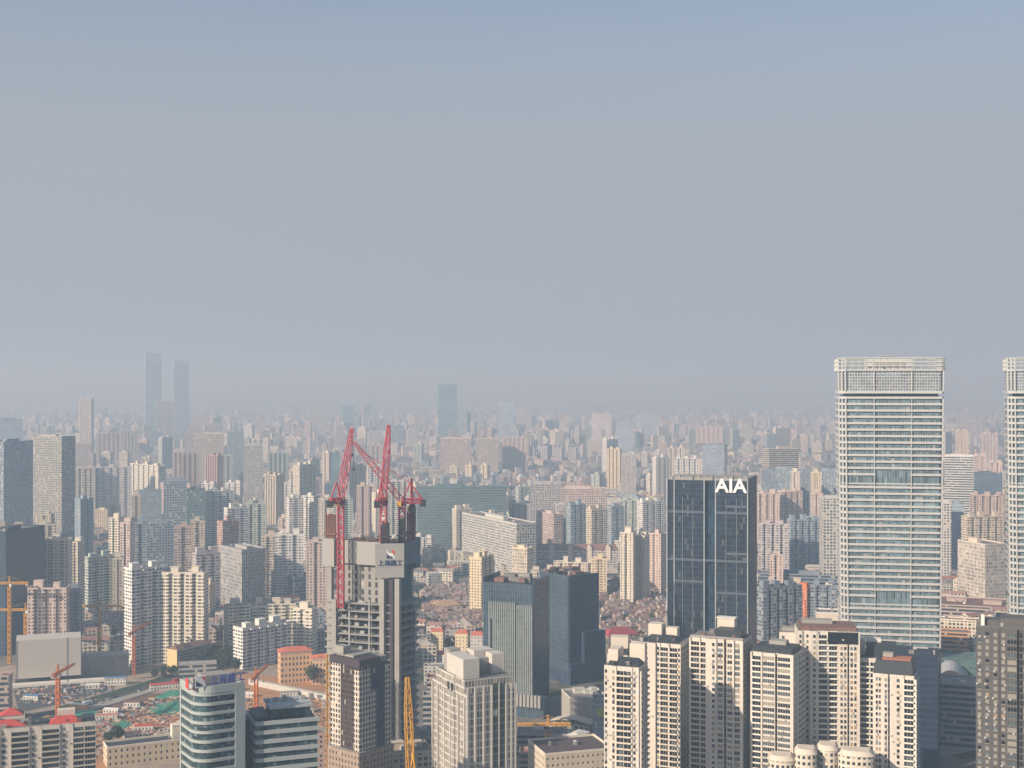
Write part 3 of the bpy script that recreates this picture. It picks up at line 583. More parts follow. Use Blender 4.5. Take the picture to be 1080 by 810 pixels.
def pitched(root, x0, x1, y0, y1, z, h, mat, name='roof', e=.6, hip=0.25):
    b = MB(); x0 -= e; x1 += e; y0 -= e; y1 += e; ym = (y0 + y1)/2; hx = (x1 - x0) * hip
    A, B, C_, D_ = (x0, y0, z), (x1, y0, z), (x1, y1, z), (x0, y1, z); E, F_ = (x0 + hx, ym, z + h), (x1 - hx, ym, z + h)
    for f in ((A, B, F_, E), (B, C_, F_), (C_, D_, E, F_), (D_, A, E), (D_, C_, B, A)): b.face(f)
    return b.build(name, mat, root)

M_stucco = bpy.data.materials.new('stained_stucco'); M_stucco.use_nodes = True; t = M_stucco.node_tree; q = t.nodes['Principled BSDF']; q.inputs['Roughness'].default_value = .85; q.inputs['Specular IOR Level'].default_value = .2
tcn = N(t, 'ShaderNodeTexCoord'); mp = N(t, 'ShaderNodeMapping'); mp.inputs['Scale'].default_value = (1.1, 1.1, .045); t.links.new(tcn.outputs['Object'], mp.inputs[0]); n1 = N(t, 'ShaderNodeTexNoise'); n1.inputs['Scale'].default_value = 1; n1.inputs['Detail'].default_value = 5; t.links.new(mp.outputs[0], n1.inputs['Vector'])
n2 = N(t, 'ShaderNodeTexNoise'); n2.inputs['Scale'].default_value = .12; n2.inputs['Detail'].default_value = 6; t.links.new(tcn.outputs['Object'], n2.inputs['Vector'])
mr = N(t, 'ShaderNodeMapRange'); mr.inputs[1].default_value = .35; mr.inputs[2].default_value = .75; t.links.new(n1.outputs[0], mr.inputs[0])
c1 = mixc(t, n2.outputs[0], (.60, .55, .48), (.70, .65, .58)); t.links.new(mixc(t, math_(t, 'MULTIPLY', mr.outputs[0], .5), c1, (.40, .35, .30)), q.inputs['Base Color'])
dR = 690
# the cream complex on the lower right
r, w, dp, H, th = bay_tower('nearest and lowest cream tower of the riverside complex with sloping dark roof caps', 637, 683, 704, 640, [(.5, 'o', 0), (.5, 'w', 0), (.5, 'o', .6), (.15, 'w', 1.0), (.95, 'b', .5), (.95, 'b', .5), (.15, 'w', 1.0), (.5, 'o', .6), (.3, 'w', .6)], xc=674, side='r', dep=17, sidebays=[(1, 'b', 0), (1, 'o', 0), (1, 'b', 0)], seed=3)
pitched(r, -w * .2, w * .45, -dp * .4, dp * .2, H + .03, 3.2, M_roofd, 'roof_cap', hip=.12); roof_block(r, -w * .5 + .2, -w * .2, -2, dp/2, H, H + 6.5); roof_block(r, w * .05, w * .5 - .2, dp * .22, dp/2, H, H + 9)
r, w, dp, H, th = bay_tower('cream tower with dark curved roof standing behind the lowest cream tower', 665, 729, 680, 715, [(.5, 'w', 0), (.5, 'o', 0), (.8, 'w', .8), (.5, 'o', .8), (.9, 'w', 1.4), (.5, 'o', .2), (1.0, 'b', -.3), (.15, 'w', .7), (1.0, 'b', -.3), (.4, 'o', .2)], xc=718, side='r', dep=20, sidebays=[(1, 's', 0), (1, 's', 0)], seed=4)
pitched(r, -w * .3, w * .4, -dp * .4, dp * .35, H + .03, 3.0, M_roofd, 'roof_cap', hip=.2); roof_block(r, -w * .25, w * .02, -1, 6, H, H + 8.5); roof_block(r, w * .08, w * .3, 2, 7, H, H + 6.5)
r, w, dp, H, th = bay_tower('low link of the cream complex topped by a white lift room and dark sloping roof', 640, 668, 690, 668, [(1, 'o', 0), (1, 'w', 0)], dep=14, seed=8)
roof_block(r, -w * .35, w * .3, -4, 3, H, H + 8); pitched(r, -w * .4, w * .7, -7, -4.2, H + .03, 2.6, M_roofd, 'roof_cap')
r, w, dp, H, th = bay_tower('tall cream tower with one dark vertical slot and balconies down its face', 727, 793, 676, dR, [(.2, 'w', .4), (1.4, 'b', -.6), (.15, 'w', .4), (.9, 'b', -.4), (.9, 'w', .9), (.7, 'o', .9), (.15, 'w', 1.1), (1.1, 'q', .3), (.4, 's', -2.2), (1.1, 'q', .3), (.15, 'w', .9), (.9, 'g', .1), (.5, 'w', .9)], xc=784, side='r', dep=20, sidebays=[(1, 's', 0), (1, 's', 0)], seed=5)
roof_block(r, -w * .05, w * .42, -dp * .3, dp * .2, H, H + 4.2, M_roofd, 'roof_cap'); roof_block(r, -w * .1, w * .22, dp * .21, dp * .45, H, H + 8.5, lid=M_white); roof_block(r, -w/2 + .3, w/2 - .3, -dp/2 + .3, -dp/2 + .7, H, H + 1.2, M_conc, 'parapet')
r, w, dp, H, th = bay_tower('cream tower of white-lined glazed balconies beside the dark-slotted tower', 792, 847, 691, 680, [(.2, 'w', .5), (1.3, 'b', -.5), (.2, 'w', .6), (1.8, 'g', .1), (.35, 's', -1.6), (1.9, 'g', .1), (.4, 'w', .8)], xc=837, side='r', dep=20, frame=M_white, sidebays=[(1, 'o', 0), (1, 'b', 0), (1, 'b', 0)], seed=6)
roof_block(r, -w * .45, w * .45, -dp * .42, dp * .4, H, H + 2.5, M_roofd, 'roof_cap'); roof_block(r, -w * .2, w * .2, 1, 7, H + 2.5, H + 4.5, M_conc)
r, w, dp, H, th = bay_tower('broad tall cream tower with a dark glazed penthouse strip near its roof edge', 838, 905, 665, 700, [(.5, 'o', .3), (.4, 'w', -.5), (.5, 'o', -.5), (.3, 'w', .5), (.6, 'o', .5), (.2, 'w', .2), (1.15, 'b', -.8), (.12, 'w', .2), (1.15, 'b', -.8), (.2, 'w', .5), (1.0, 'O', .5), (.25, 's', -.8), (1.0, 'O', .5), (.3, 'w', .5)], side='l', xc=842, dep=24, frame=M_white, sidebays=[(1, 'o', 0), (1, 'w', 0)], seed=7)
b = MB(); b.box(-w * .02, w * .47, -dp/2 - .75, -dp/2 - .55, H - 6.5, H - .3); b.build('penthouse_glazing', M_glassd, r); roof_block(r, -w * .45, w * .46, -dp * .4, dp * .45, H, H + 1.6, M_roofb, 'roof'); roof_block(r, -w * .4, w * .1, 1, 7, H + 1.6, H + 3.6, M_conc)
r, w, dp, H, th = bay_tower('paler cream wing with few windows left behind the broad tall cream tower', 822, 848, 667, 722, [(1, 'o', 0), (.6, 'w', 0), (.8, 'w', 0), (.7, 'o', 0)], dep=16, seed=9)
roof_block(r, -w * .4, w * .4, -4, 4, H, H + 1.8, M_conc, 'roof')
r, w, dp, H, th = bay_tower('narrow cream tower of balconies with dark block roof between two broader cream towers', 903, 929, 694, 700, [(.3, 'w', 0), (1.3, 'b', 0), (1.3, 'b', .3)], dep=18, frame=M_white, seed=10)
roof_block(r, -w * .1, w * 1.1, -dp * .3, dp * .4, H, H + 6.5, M_roofd, 'roof_cap'); roof_block(r, -w * .45, -w * .12, -2, 5, H, H + 8); roof_block(r, -w * .1, w * .5, dp * .1, dp * .45, H + 6.5, H + 8.2, M_white)
r, w, dp, H, th = bay_tower('cream tower with dark mansard roof and white balconies down its right corner', 922, 967, 713, 665, [(.3, 'w', 0), (.9, 'O', 0), (.3, 'w', .4), (.6, 'o', .4), (.25, 's', -.9), (.8, 'w', .4), (.7, 'o', .4), (.4, 'w', .4), (1.4, 'b', -.3)], dep=17, frame=M_white, xc=964, side='r', sidebays=[(1, 'b', 0), (1, 'b', 0)], seed=11)
b = MB(); s = 1.2; b.prism([(-w/2, -dp/2), (w/2 - .5, -dp/2), (w/2 - .5, dp/2), (-w/2, dp/2)], H + .03, H + 6.5, top=[(-w/2 + s, -dp/2 + s), (w/2 - s, -dp/2 + s), (w/2 - s, dp/2 - s), (-w/2 + s, dp/2 - s)]); b.build('mansard_roof', M_roofd, r)
roof_block(r, -w * .3, w * .4, -dp * .3, dp * .3, H + 6.5, H + 7.0, flat('terrace_red', (.42, .17, .11), .8), 'roof_terrace'); roof_block(r, -w * .3, -w * .05, 0, 4, H + 7, H + 9, M_conc)
# rounded cream villas at its foot
for i, (p0, p1, yt, dd) in enumerate(((810, 838, 803, 660), (838, 862, 796, 655), (862, 884, 792, 660), (884, 922, 798, 655))):
    loc, th, w, dep = place(p0, p1, dd, dep=12); r = empty('terraced_house', loc, th); H = Z(yt, dd)
    tag(r, ['first', 'second', 'third', 'fourth'][i] + ' rounded cream roof from the left in the low row before the cream complex', 'house', 'rounded cream houses before the complex')
    n = 10; P = [(w/2 * .96 * math.cos(math.pi * k / n), -dep * .2 - dep * .35 * math.sin(math.pi * k / n)) for k in range(n, -1, -1)]
    MB().prism(P + [(w/2 * .96, dep/2), (-w/2 * .96, dep/2)], 0, H).build('wall', facade(COL['ivory'], bay=2.6, st=3, light=.1), r)
    T = [(x * .75, y * .75) for x, y in P]; b = MB(); b.prism([(x * 1.06, y * 1.06) for x, y in P] + [(w/2, dep/2), (-w/2, dep/2)], H + .02, H + 2.2, top=T + [(w * .36, dep * .4), (-w * .36, dep * .4)]); b.build('roof', M_cream, r)

# dark stone-clad apartment tower at the right edge
M_dstone = flat('dark_stone', (.10, .095, .09), .6, vary=.3, scale=.4)
r, w, dp, H, th = bay_tower('dark grey stone apartment tower with pale square windows at the edge beside the green-roofed one', 1031, 1092, 663, 610, [(.8, 'o', 0), (.9, 'o', 0), (.9, 'o', .5), (.8, 'o', 0), (1.1, 'g', .8), (.6, 's', -1), (1.6, 'g', .2)], dep=22, wall=M_dstone, frame=M_conc, storey=3.1, seed=12)
for o in list(r.children):
    if o.name.startswith('window') and rnd.random() < .75: o.data = win_mesh(1.5, 1.5, M_curt, M_conc)
roof_block(r, -w * .45, -w * .1, -4, 5, H, H + 2.5, M_dstone); roof_block(r, -w * .1, w * .3, -6, 6, H, H + 4, M_dstone); roof_block(r, -w * .42, -w * .36, -6, -4, H, H + 5, M_white, 'roof_vent')
apartment('office_tower', 'tower', 1052, 1110, 655, 750, None, col=(.12, .15, .13), st='gls', dep=24, label='dim green-grey glazed block behind the dark stone apartment tower', rooms=[])
# dark navy glass tower in front of the white one
apartment('office_tower', 'tower', 938, 992.5, 694, 815, 989, 'r', col=(.018, .028, .05), st='gls', dep=26, roofmat=M_roofd, label='dark navy glass block behind the mansard-roofed cream tower', rooms=[(-.3, 14, 3.0), (.2, 9, 2.0)])

# cream stepped office tower in the middle foreground
M_cw = facade((.46, .44, .395), glass=(.13, .13, .115), bay=1.75, st=3.75, a=.34, b=.95, c=.24, d=1.0, light=.10, slab=(.54, .52, .47), slabh=.2, curtain=(.33, .30, .25), gr=.3)
M_cd = facade((.10, .12, .115), glass=(.03, .045, .045), bay=2.6, st=3.75, a=.06, b=1, c=.25, d=1, light=.08)
d = 660; loc, th, w, dep = place(454, 545, d, 492, 'l', 44)
M_stone = flat('pale_stone', (.52, .495, .45), .8, vary=.12)
ctw = empty('office_tower', loc, th); tag(ctw, 'cream stone office tower with stepped top and two black roof vents', 'tower')
# seen on its corner: the left face is the wider lit one, the right face carries a dark glass strip
a, b0 = -w/2, -dep/2; H = Z(724, d)
MB().box(a, w/2, b0, dep/2, 0, H - 4, 0, 1).build('lower_block', [M_cw, M_roof], ctw)
MB().box(a + .0, w/2 - .4, b0 + 2.5, dep/2 - 5, H - 4, Z(719, d), 0, 1).build('upper_block', [M_cw, M_roof], ctw)
MB().box(a - .7, a - .03, b0 + 14, b0 + 30, 0, H + 3, 0, 1).build('side_bay', [M_cw, M_roof], ctw)
MB().box(w * .02, w * .27, b0 - .4, b0 - .03, 0, Z(724, d)).build('glass_strip', [M_cd], ctw)
b = MB(); b.box(w * .14, w * .155, b0 - .8, b0 - .42, 0, Z(724, d)); b.build('strip_mullion', M_stone, ctw)
for x in (-w * .5 + .5, -w * .33, -w * .16, w * .0, w * .29, w * .4, w * .5 - .5):
    b = MB(); b.box(x - .45, x + .45, b0 - .75, b0 - .03, 0, H - 1); b.build('pier', M_stone, ctw)
for y in (-.47, -.3, -.08, .1, .3, .46):
    b = MB(); b.box(a - 1.1, a - .72 if -.2 < y < .2 else a - .03, y * dep - .45, y * dep + .45, 0, H - 6); b.build('pier', M_stone, ctw)
z1 = Z(698, d)
roof_block(ctw, a + .5, a + w * .34, b0 + 5, b0 + 26, Z(719, d), z1, M_stone, 'roof_tower'); roof_block(ctw, a + 2, a + w * .3, b0 + 26.1, b0 + 33, Z(719, d), z1 + 1.2, M_conc, 'roof_tower')
roof_block(ctw, w * .22, w * .46, b0 + 12, b0 + 20, Z(719, d), Z(696, d) - 1, M_stone, 'roof_tower'); roof_block(ctw, -w * .1, w * .2, b0 + 16, b0 + 24, Z(719, d), Z(703, d), M_conc, 'roof_room'); roof_block(ctw, w * .0, w * .4, b0 + 21, b0 + 30, Z(719, d), Z(697, d), M_stone, 'roof_room')
for y in (b0 + 15, b0 + 19.5): b = MB(); b.box(a - .85, a - .71, y, y + 2.8, H - 5.5, H - 1.5); b.build('vent', M_dark, ctw)
clutter(ctw, -w * .45, w * .45, -dep * .25, dep * .25, Z(719, d), 12, 6, .4); RECTS.append((454, 545, 698, 900, d))

# brown and white panelled tower in front of the unfinished tower
M_bw = facade((.60, .54, .46), glass=(.04, .04, .045), bay=2.15, st=2.9, a=.24, b=.84, c=.18, d=.86, light=.06); M_bb = facade((.085, .06, .05), glass=(.03, .025, .025), bay=1.2, st=2.9, a=.2, b=.9, c=.1, d=.9, light=.02)
M_bn = facade((.03, .045, .075), glass=(.018, .03, .055), bay=1.6, st=2.9, a=.1, b=1, c=.12, d=1, light=.02)
d = 735; loc, th, w, dep = place(348, 412, d, 379, 'l', 24)
bt = empty('apartment_tower', loc, th); tag(bt, 'brown tower with white window grids and a navy glass corner before the unfinished tower', 'tower'); H = Z(704, d); H2 = Z(697, d)
MB().box(-w/2, w/2, -dep/2, dep/2, 0, H, 0, 1).build('wall', [M_bb, M_roof], bt)
def slab_on_front(x0, x1, z0, z1, m, nm='window_grid'): MB().box(x0, x1, -dep/2 - .55, -dep/2 - .03, z0, z1).build(nm, [m], bt)
def slab_on_side(y0, y1, z0, z1, m, nm='window_grid'): MB().box(-w/2 - .55, -w/2 - .03, y0, y1, z0, z1).build(nm, [m], bt)
zb = Z(793, d)
slab_on_side(dep * .12, dep * .46, zb, H, M_bw); slab_on_side(-dep/2 - .5, -dep * .34, zb, H - 2, M_bw)
slab_on_front(-w/2 - .5, -w * .16, zb, H - 2, M_bw); slab_on_front(-w * .155, w * .02, zb, Z(731, d), M_bw); slab_on_front(-w * .155, w * .3, Z(731, d) + .1, H - 2, M_bn, 'corner_glazing'); slab_on_front(w * .03, w * .3, zb, Z(731, d), M_bn, 'corner_glazing'); slab_on_front(w * .31, w * .5, zb, H - 1, M_bw)
MB().box(-w/2 - 2.2, w/2 + 1, -dep/2 - 2.2, dep/2, 0, zb, 0, 1).build('base_block', [facade((.34, .26, .20), glass=(.05, .045, .04), bay=2.6, st=3.4, a=.35, b=.7, light=.05), M_conc], bt)
MB().box(-w/2 - .6, w * .15, -dep/2 - .7, dep/2, H + .02, H + 4).build('crown', [flat('crown_plum', (.06, .045, .055), .6)], bt)
roof_block(bt, -w * .4, w * .2, -dep * .2, dep * .4, H + 4, H + 5.2, M_conc, 'roof'); roof_block(bt, w * .16, w * .5, -dep * .4, dep * .4, H, H + 3, M_conc, 'roof'); roof_block(bt, -w * .45, -w * .2, dep * .1, dep * .4, H + 5.2, H + 9.5, M_conc)
RECTS.append((345, 410, 690, 900, d))

# office block with the rooftop sign
M_ow = flat('aqua_white_cladding', (.37, .41, .40), .5, vary=.1); M_og = facade((.10, .14, .15), glass=(.03, .055, .065), bay=1.5, st=4.0, a=.07, b=1, c=0, d=1, light=.06, curtain=(.16, .2, .2))
d = 560; loc, th, w, dep = place(190, 258, d, 207, 'l', 22); H = Z(727, d)
ob = empty('office_block', loc, th); tag(ob, 'pale banded office block with blue rooftop characters and round-cornered window strips', 'office block')
def curve(o, rr_=8.0):
    return [(w/2 - 4.4, -dep/2 + o)] + [(-w/2 + rr_ - (rr_ - o) * math.sin(k * math.pi / 16), -dep/2 + rr_ - (rr_ - o) * math.cos(k * math.pi / 16)) for k in range(9)] + [(-w/2 + o, dep/2)]
g_ = curve(.8); g_.reverse(); MB().prism([(w/2 - .8, dep/2)] + g_ + [(w/2 - .8, -dep/2 + .8)] , 0, H - 1, 0, 1).build('glazing', [M_og, M_roof], ob)
z = H - 2.6
for i in range(18):
    A_, B_ = curve(0), curve(.78); b = MB(); h = 1.2
    for k in range(len(A_) - 1): b.prism([A_[k], B_[k], B_[k + 1], A_[k + 1]], z - h, z, bottom=True)
    b.build('floor_band', M_ow, ob); z -= 4.0
for (x0_, x1_, y0_, y1_) in ((w/2 - 4.35, w/2, -dep/2 - .25, -dep/2 + 1), (w/2 - .75, w/2, -dep/2 + 1.02, dep/2), (-w/2 - .2, -w/2 + 1, dep/2 - 1.5, dep/2)):
    b = MB(); b.box(x0_, x1_, y0_, y1_, 0, H + .6); b.build('pier', M_ow, ob)
b = MB(); A_, B_ = curve(-.15), curve(1)
for k in range(len(A_) - 1): b.prism([A_[k], B_[k], B_[k + 1], A_[k + 1]], H - 2.5, H + .6, bottom=True)
b.build('parapet', M_ow, ob)
for zc_, s in ((H - 2.5, 1), (H - 18.6, -1)):       # rounded end of the big window
    b = MB(); P = [(w/2 - 4.38, 0)] + [(w/2 - 4.38 - 3.2 * (1 - math.sin(t_ * math.pi / 16)), -3.2 * (1 - math.cos(t_ * math.pi / 16))) for t_ in range(0, 9)]
    b.face([(x, -dep/2 - .1, zc_ + s * q) for x, q in P]); b.build('rounded_corner', M_ow, ob)
b = MB(); b.box(-w * .2, w * .3, -2, 7, H - .9, H + 3.0); b.box(-w * .4, -w * .25, 0, 4, H - .9, H + 2); b.build('roof_plant', M_conc, ob)
sgn = empty('rooftop_sign', (loc[0], loc[1], H + .6), th); tag(sgn, 'blue rooftop characters with red and blue emblem on the pale banded office block', 'sign')
b = MB(); zz = 0
for x in range(10): xx = -w/2 + 3 + x * (w - 4.5) / 9; b.bar((xx, -dep/2 + .9, zz), (xx, -dep/2 + .9, zz + 4.6), .07); b.bar((xx, -dep/2 + 3, zz), (xx, -dep/2 + .95, zz + 3.5), .07)
for h in (.5, 1.6, 4.4): b.bar((-w/2 + 3, -dep/2 + .9, zz + h), (w/2 - 1.4, -dep/2 + .9, zz + h), .07)
b.build('sign_frame', M_steel, sgn)
letters('上海建工', 4.0, .2, flat('lettering_blue_bright', (.06, .09, .34), .45, vary=.05), sgn, (w * .14, -dep/2 + .55, .9), .05)
b = MB(); b.box(-w/2 - .1, -w/2 + 4.2, -dep/2 + .5, -dep/2 + .7, -.2, 4.8); b.build('emblem_board', M_lwh, sgn); logo(sgn, -w/2 + 2.05, -dep/2 + .42, 2.3, 2.0)
b = MB(); b.box(-w/2 - 2.9, -w/2 - 2.6, -dep/2 + 2, -dep/2 + 5.5, -.6, 3.4); b.bar((-w/2 - 2.7, -dep/2 + 3, -1), (-w/2 + .5, -dep/2 + 3, -.9), .15); b.build('red_board', M_lred, sgn)
RECTS.append((190, 258, 712, 900, d))
d = 575; loc, th, w, dep = place(258, 337, d, 268, 'l', 26); H = Z(762, d)
ob = empty('office_block', loc, th); tag(ob, 'pale banded office block with set-back glass roof floor beside the rooftop-sign block', 'office block')
MB().box(-w/2 + .8, w/2 - .8, -dep/2 + .8, dep/2 - .8, 0, H - 1, 0, 1).build('glazing', [M_og, M_roofd], ob)
z = H
for i in range(16):
    b = MB(); h = 1.7
    b.box(-w/2 + 2, w/2, -dep/2, -dep/2 + .78, z - h, z); b.box(-w/2, -w/2 + .78, -dep/2 + 2, dep/2, z - h, z); b.prism([(-w/2, -dep/2 + 1.98), (-w/2 + .6, -dep/2 + .6), (-w/2 + 1.98, -dep/2), (-w/2 + 1.98, -dep/2 + .78), (-w/2 + .78, -dep/2 + 1.98)], z - h, z); b.build('floor_band', M_ow, ob); z -= 4.0
MB().box(-w * .2, w * .4, -dep * .25, dep * .35, H - .98, H + 3.8, 0, 1).build('roof_floor', [M_og, M_conc], ob)
b = MB(); b.box(-w * .23, w * .43, -dep * .32, dep * .38, H + 3.82, H + 4.8); b.build('roof_canopy', M_ow, ob)
b = MB(); b.box(-w * .47, -w * .24, -dep * .4, dep * .3, H - .97, H + 1.5); b.build('roof_plant', M_roofd, ob)
b = MB()
for i in range(7): b.box(-w * .25 + i * 4, -w * .25 + i * 4 + 2, dep * .05, dep * .05 + 3, H + 4.82, H + 5.6 + (i % 3) * .6)
b.build('roof_machinery', M_conc, ob); clutter(ob, -w * .42, w * .42, -dep * .42, dep * .42, H - 1, 10, 5, .3)
b = MB(); b.box(-w/2 - 7, -w/2 + .4, 0, dep/2, 0, H - 2); b.build('link_glazing', [facade((.03, .05, .06), glass=(.02, .04, .05), bay=2, st=4, a=.05, b=1, c=.1, d=1, light=.02)], ob)
RECTS.append((258, 337, 750, 900, d))

# red-roofed apartment block at the lower left
r, w, dp, H, th = bay_tower('long cream apartment block with red tiled roof caps at the lower edge', -30, 98, 766, 690, [(1.2, 'O', 0), (1.6, 'b', .5), (.5, 'o', 0), (.35, 'w', .6), (1.6, 'b', .6), (.6, 'o', 0), (.4, 'w', .6), (1.6, 'b', .5), (.7, 'o', 0), (.4, 'w', .6), (1.0, 'b', .3), (1.0, 'b', .3)], dep=15, storey=3.0, zmin=8, frame=flat('balcony_cream', (.5, .45, .37), .8), seed=13, name='apartment_block', cat='apartment block')
pitched(r, -w * .5, -w * .05, -dp * .3, dp * .3, H + .03, 2.8, M_roofr, 'red_roof'); pitched(r, w * .14, w * .38, -dp * .45, dp * .1, H + .03, 3.2, M_roofr, 'red_roof'); roof_block(r, w * .2, w * .34, dp * .12, dp * .45, H, H + 5, M_cream); roof_block(r, -w * .03, w * .12, -dp * .3, dp * .3, H, H + 1.2, M_roofd, 'roof'); roof_block(r, w * .4, w * .49, -dp * .4, dp * .3, H, H + 1.8, M_roofd, 'roof')
r, w, dp, H, th = bay_tower('short cream block with red pyramid roof behind the long red-capped block', -12, 32, 760, 760, [(1, 'b', 0), (1, 'o', 0), (1, 'b', .4)], dep=15, seed=14, name='apartment_block', cat='apartment block')
pitched(r, -w * .2, w * .3, -dp * .3, dp * .3, H + 2.2, 3.4, M_roofr, 'red_roof', hip=.45); roof_block(r, -w * .25, w * .35, -dp * .32, dp * .32, H, H + 2.2)
# the low cream block in front of the site
d = 850; r = apartment('apartment_block', 'apartment block', 109, 206, 790, 810, 113, 'l', col='ivory', st=facade((.62, .52, .37), glass=(.03, .035, .04), bay=3.6, st=4.1, a=.36, b=.68, c=.3, d=.72, light=.05), dep=16, roofmat=M_roofd, rooms=[(.34, 11, 8.5)], label='low cream four-storey block with black flat roof in front of the building site', n=1)

# ------------------------------------------------------------------ yellow and orange tower cranes
def crane_tower(label, mx, d, p_base, p_top, j0=None, j1=None, col=M_yel, mast_w=2.2, group='tower cranes on the building sites', depth_dir=0):
    """hammerhead crane: mast at px MX, jib from px J0 (counter-jib end) to px J1 (tip); DEPTH_DIR leans the jib away"""
    x, zb, zt_ = X(mx, d), max(0, Z(p_base, d)), Z(p_top, d); r = empty('tower_crane', (x, d, zb)); tag(r, label, 'crane', group); h = zt_ - zb
    b = MB(); b.lattice((0, 0, 0), (0, 0, h), mast_w, mast_w, mast_w * 1.1, .26); b.build('mast', col, r)
    b = MB(); b.box(-mast_w * .9, mast_w * .9, -mast_w * .9, mast_w * .9, h, h + 1.6); b.build('slewing_ring', M_dark, r)
    if j0 is None: return r
    a, t_ = (j0 - mx) / F * d, (j1 - mx) / F * d; va = Vector((a, -depth_dir * .3, h + 2.4)); vt = Vector((t_, depth_dir, h + 2.4)); top = Vector((0, 0, h + 8.5)); o = Vector((0, 0, h + 2.4))
    b = MB(); b.lattice(o, vt, 1.5, 1.1, 1.9, .2); b.build('jib', col, r)
    b = MB(); b.lattice(o, va, 1.5, 1.5, 1.9, .2); b.build('counter_jib', col, r)
    b = MB(); b.lattice((0, 0, h + 1.6), top, 1.5, .5, 1.6, .16); b.bar(top, o + (vt - o) * .7, .07); b.bar(top, o + (va - o) * .9, .07); b.build('tower_head', col, r)
    b = MB(); c = o + (va - o) * .93; b.box(c.x - 1.3, c.x + 1.3, c.y - .8, c.y + .8, c.z - 2.6, c.z - .8); b.build('counterweight', M_conc, r)
    b = MB(); b.box(.6, 2.4, -2.6, -.9, h - .4, h + 1.9); b.build('cab', M_white, r)
    b = MB(); c = o + (vt - o) * .6; b.bar(c, c - Vector((0, 0, 9)), .05); b.box(c.x - .4, c.x + .4, c.y - .4, c.y + .4, c.z - 10, c.z - 9); b.build('hook', M_dark, r)
    return r
crane_tower('orange tower crane before the navy glass block, its jib crossing the block', 10, 1130, 700, 618, 30, -22)
crane_tower('orange tower crane reaching over the grey screen wall beside the pink block', 27, 1165, 690, 646, 33, -8)
crane_tower('orange-yellow tower crane whose jib runs from the pink block to the white end wall', 105, 1190, 690, 642, 132, 68)
crane_tower('yellow tower crane high before the grey-green block with lit ends', 114, 1420, 640, 606, 119, 93)
crane_tower('thin rusty crane mast standing at the foot of the white end wall', 141.5, 1105, 712, 669, 140.5, 143, col=flat('paint_rust', (.50, .16, .07), .6), depth_dir=42)
crane_tower('bright orange crane mast rising behind the red-roofed block', 61, 945, 763, 713, 60, 64, col=flat('paint_bright_orange', (.68, .20, .03), .5), depth_dir=30)
crane_tower('bright orange crane mast between the two banded office blocks', 270, 935, 760, 716, 269, 273, col=flat('paint_bright_orange', (.68, .20, .03), .5), depth_dir=38)
crane_tower('small yellow tower crane in the yard below the green towers', 578, 845, 800, 768, 602, 546, col=M_yel, mast_w=3)
crane_tower('orange tower crane between the grey gridded tower and the AIA tower', 853, 1750, 618, 577, 861, 834, col=M_org)
crane_tower('red-orange crane mast beside the pink round-topped tower', 813, 1640, 628, 601, 812, 815, col=flat('paint_rust', (.50, .16, .07), .6), depth_dir=20)
crane_luffing('yellow luffing crane whose jib rises before the foot of the unfinished tower', 433, 690, 900, 818, (429.5, 714), 4, 2.4, counter=(7, 0), col=M_yel, w_=3.2, group='tower cranes on the building sites')

# ------------------------------------------------------------------ by the building site
M_screen = flat('grey_screen', (.50, .47, .42), .8, vary=.06, scale=.1)
d = D(722); loc, th, w, dep = place(19, 84, d, dep=26); r = empty('wrapped_building', loc, th); H = Z(674, d)
tag(r, 'large building wrapped in plain grey screens above a white colonnade', 'building')
MB().box(-w/2, w/2, -dep/2, dep/2, Z(714, d), H).build('screen', M_screen, r)
for x in (-w/2 + .3, w * .28, w/2 - .3): b = MB(); b.box(x - .3, x + .3, -dep/2 - .3, -dep/2 - .02, Z(714, d), H + .8); b.build('screen_post', M_steel, r)
b = MB(); b.box(-w/2 - 3, w/2 + 22, -dep/2 - 9, -dep/2 - .03, Z(718, d) - 2, Z(718, d)); b.build('canopy', M_white, r)
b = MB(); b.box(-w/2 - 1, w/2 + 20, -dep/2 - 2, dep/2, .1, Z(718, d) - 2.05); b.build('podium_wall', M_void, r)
for i in range(13): b = MB(); x = -w/2 + i * (w + 20) / 12; b.box(x - .55, x + .55, -dep/2 - 7.8, -dep/2 - 6.8, .1, Z(718, d) - 2.05); b.build('column', M_white, r)
d = D(714); loc, th, w, dep = place(84, 135, d, dep=22); r = empty('concrete_shell', loc, th); H = Z(688, d); tag(r, 'unfinished low concrete shell between the wrapped building and the white end wall', 'building')
MB().box(-w/2, w/2, -dep/2, dep/2, 0, H * .8).build('wall', M_conc, r)
for i in range(6): b = MB(); x = -w/2 + (i + .5) * w / 6; b.box(x - .5, x + .5, -dep/2 - .4, -dep/2 - .02, 0, H * rnd.uniform(.85, 1.05)); b.build('pilaster', M_steel, r)
b = MB(); b.box(-w/2 - .6, w/2 + .6, -dep/2 - 1.2, dep/2 + .5, H * .8 + .02, H * .8 + .7); b.build('roof', M_slab, r)
def apt(*a, **k): return apartment('apartment_block', 'apartment block', *a, **k)
apt(-30, 13, 714, 765, 9, 'r', col='rust', st='bnd', dep=14, rooms=[], roofmat=M_roofb, label='low pinkish-brown striped block at the photo edge above the red pyramid roof')
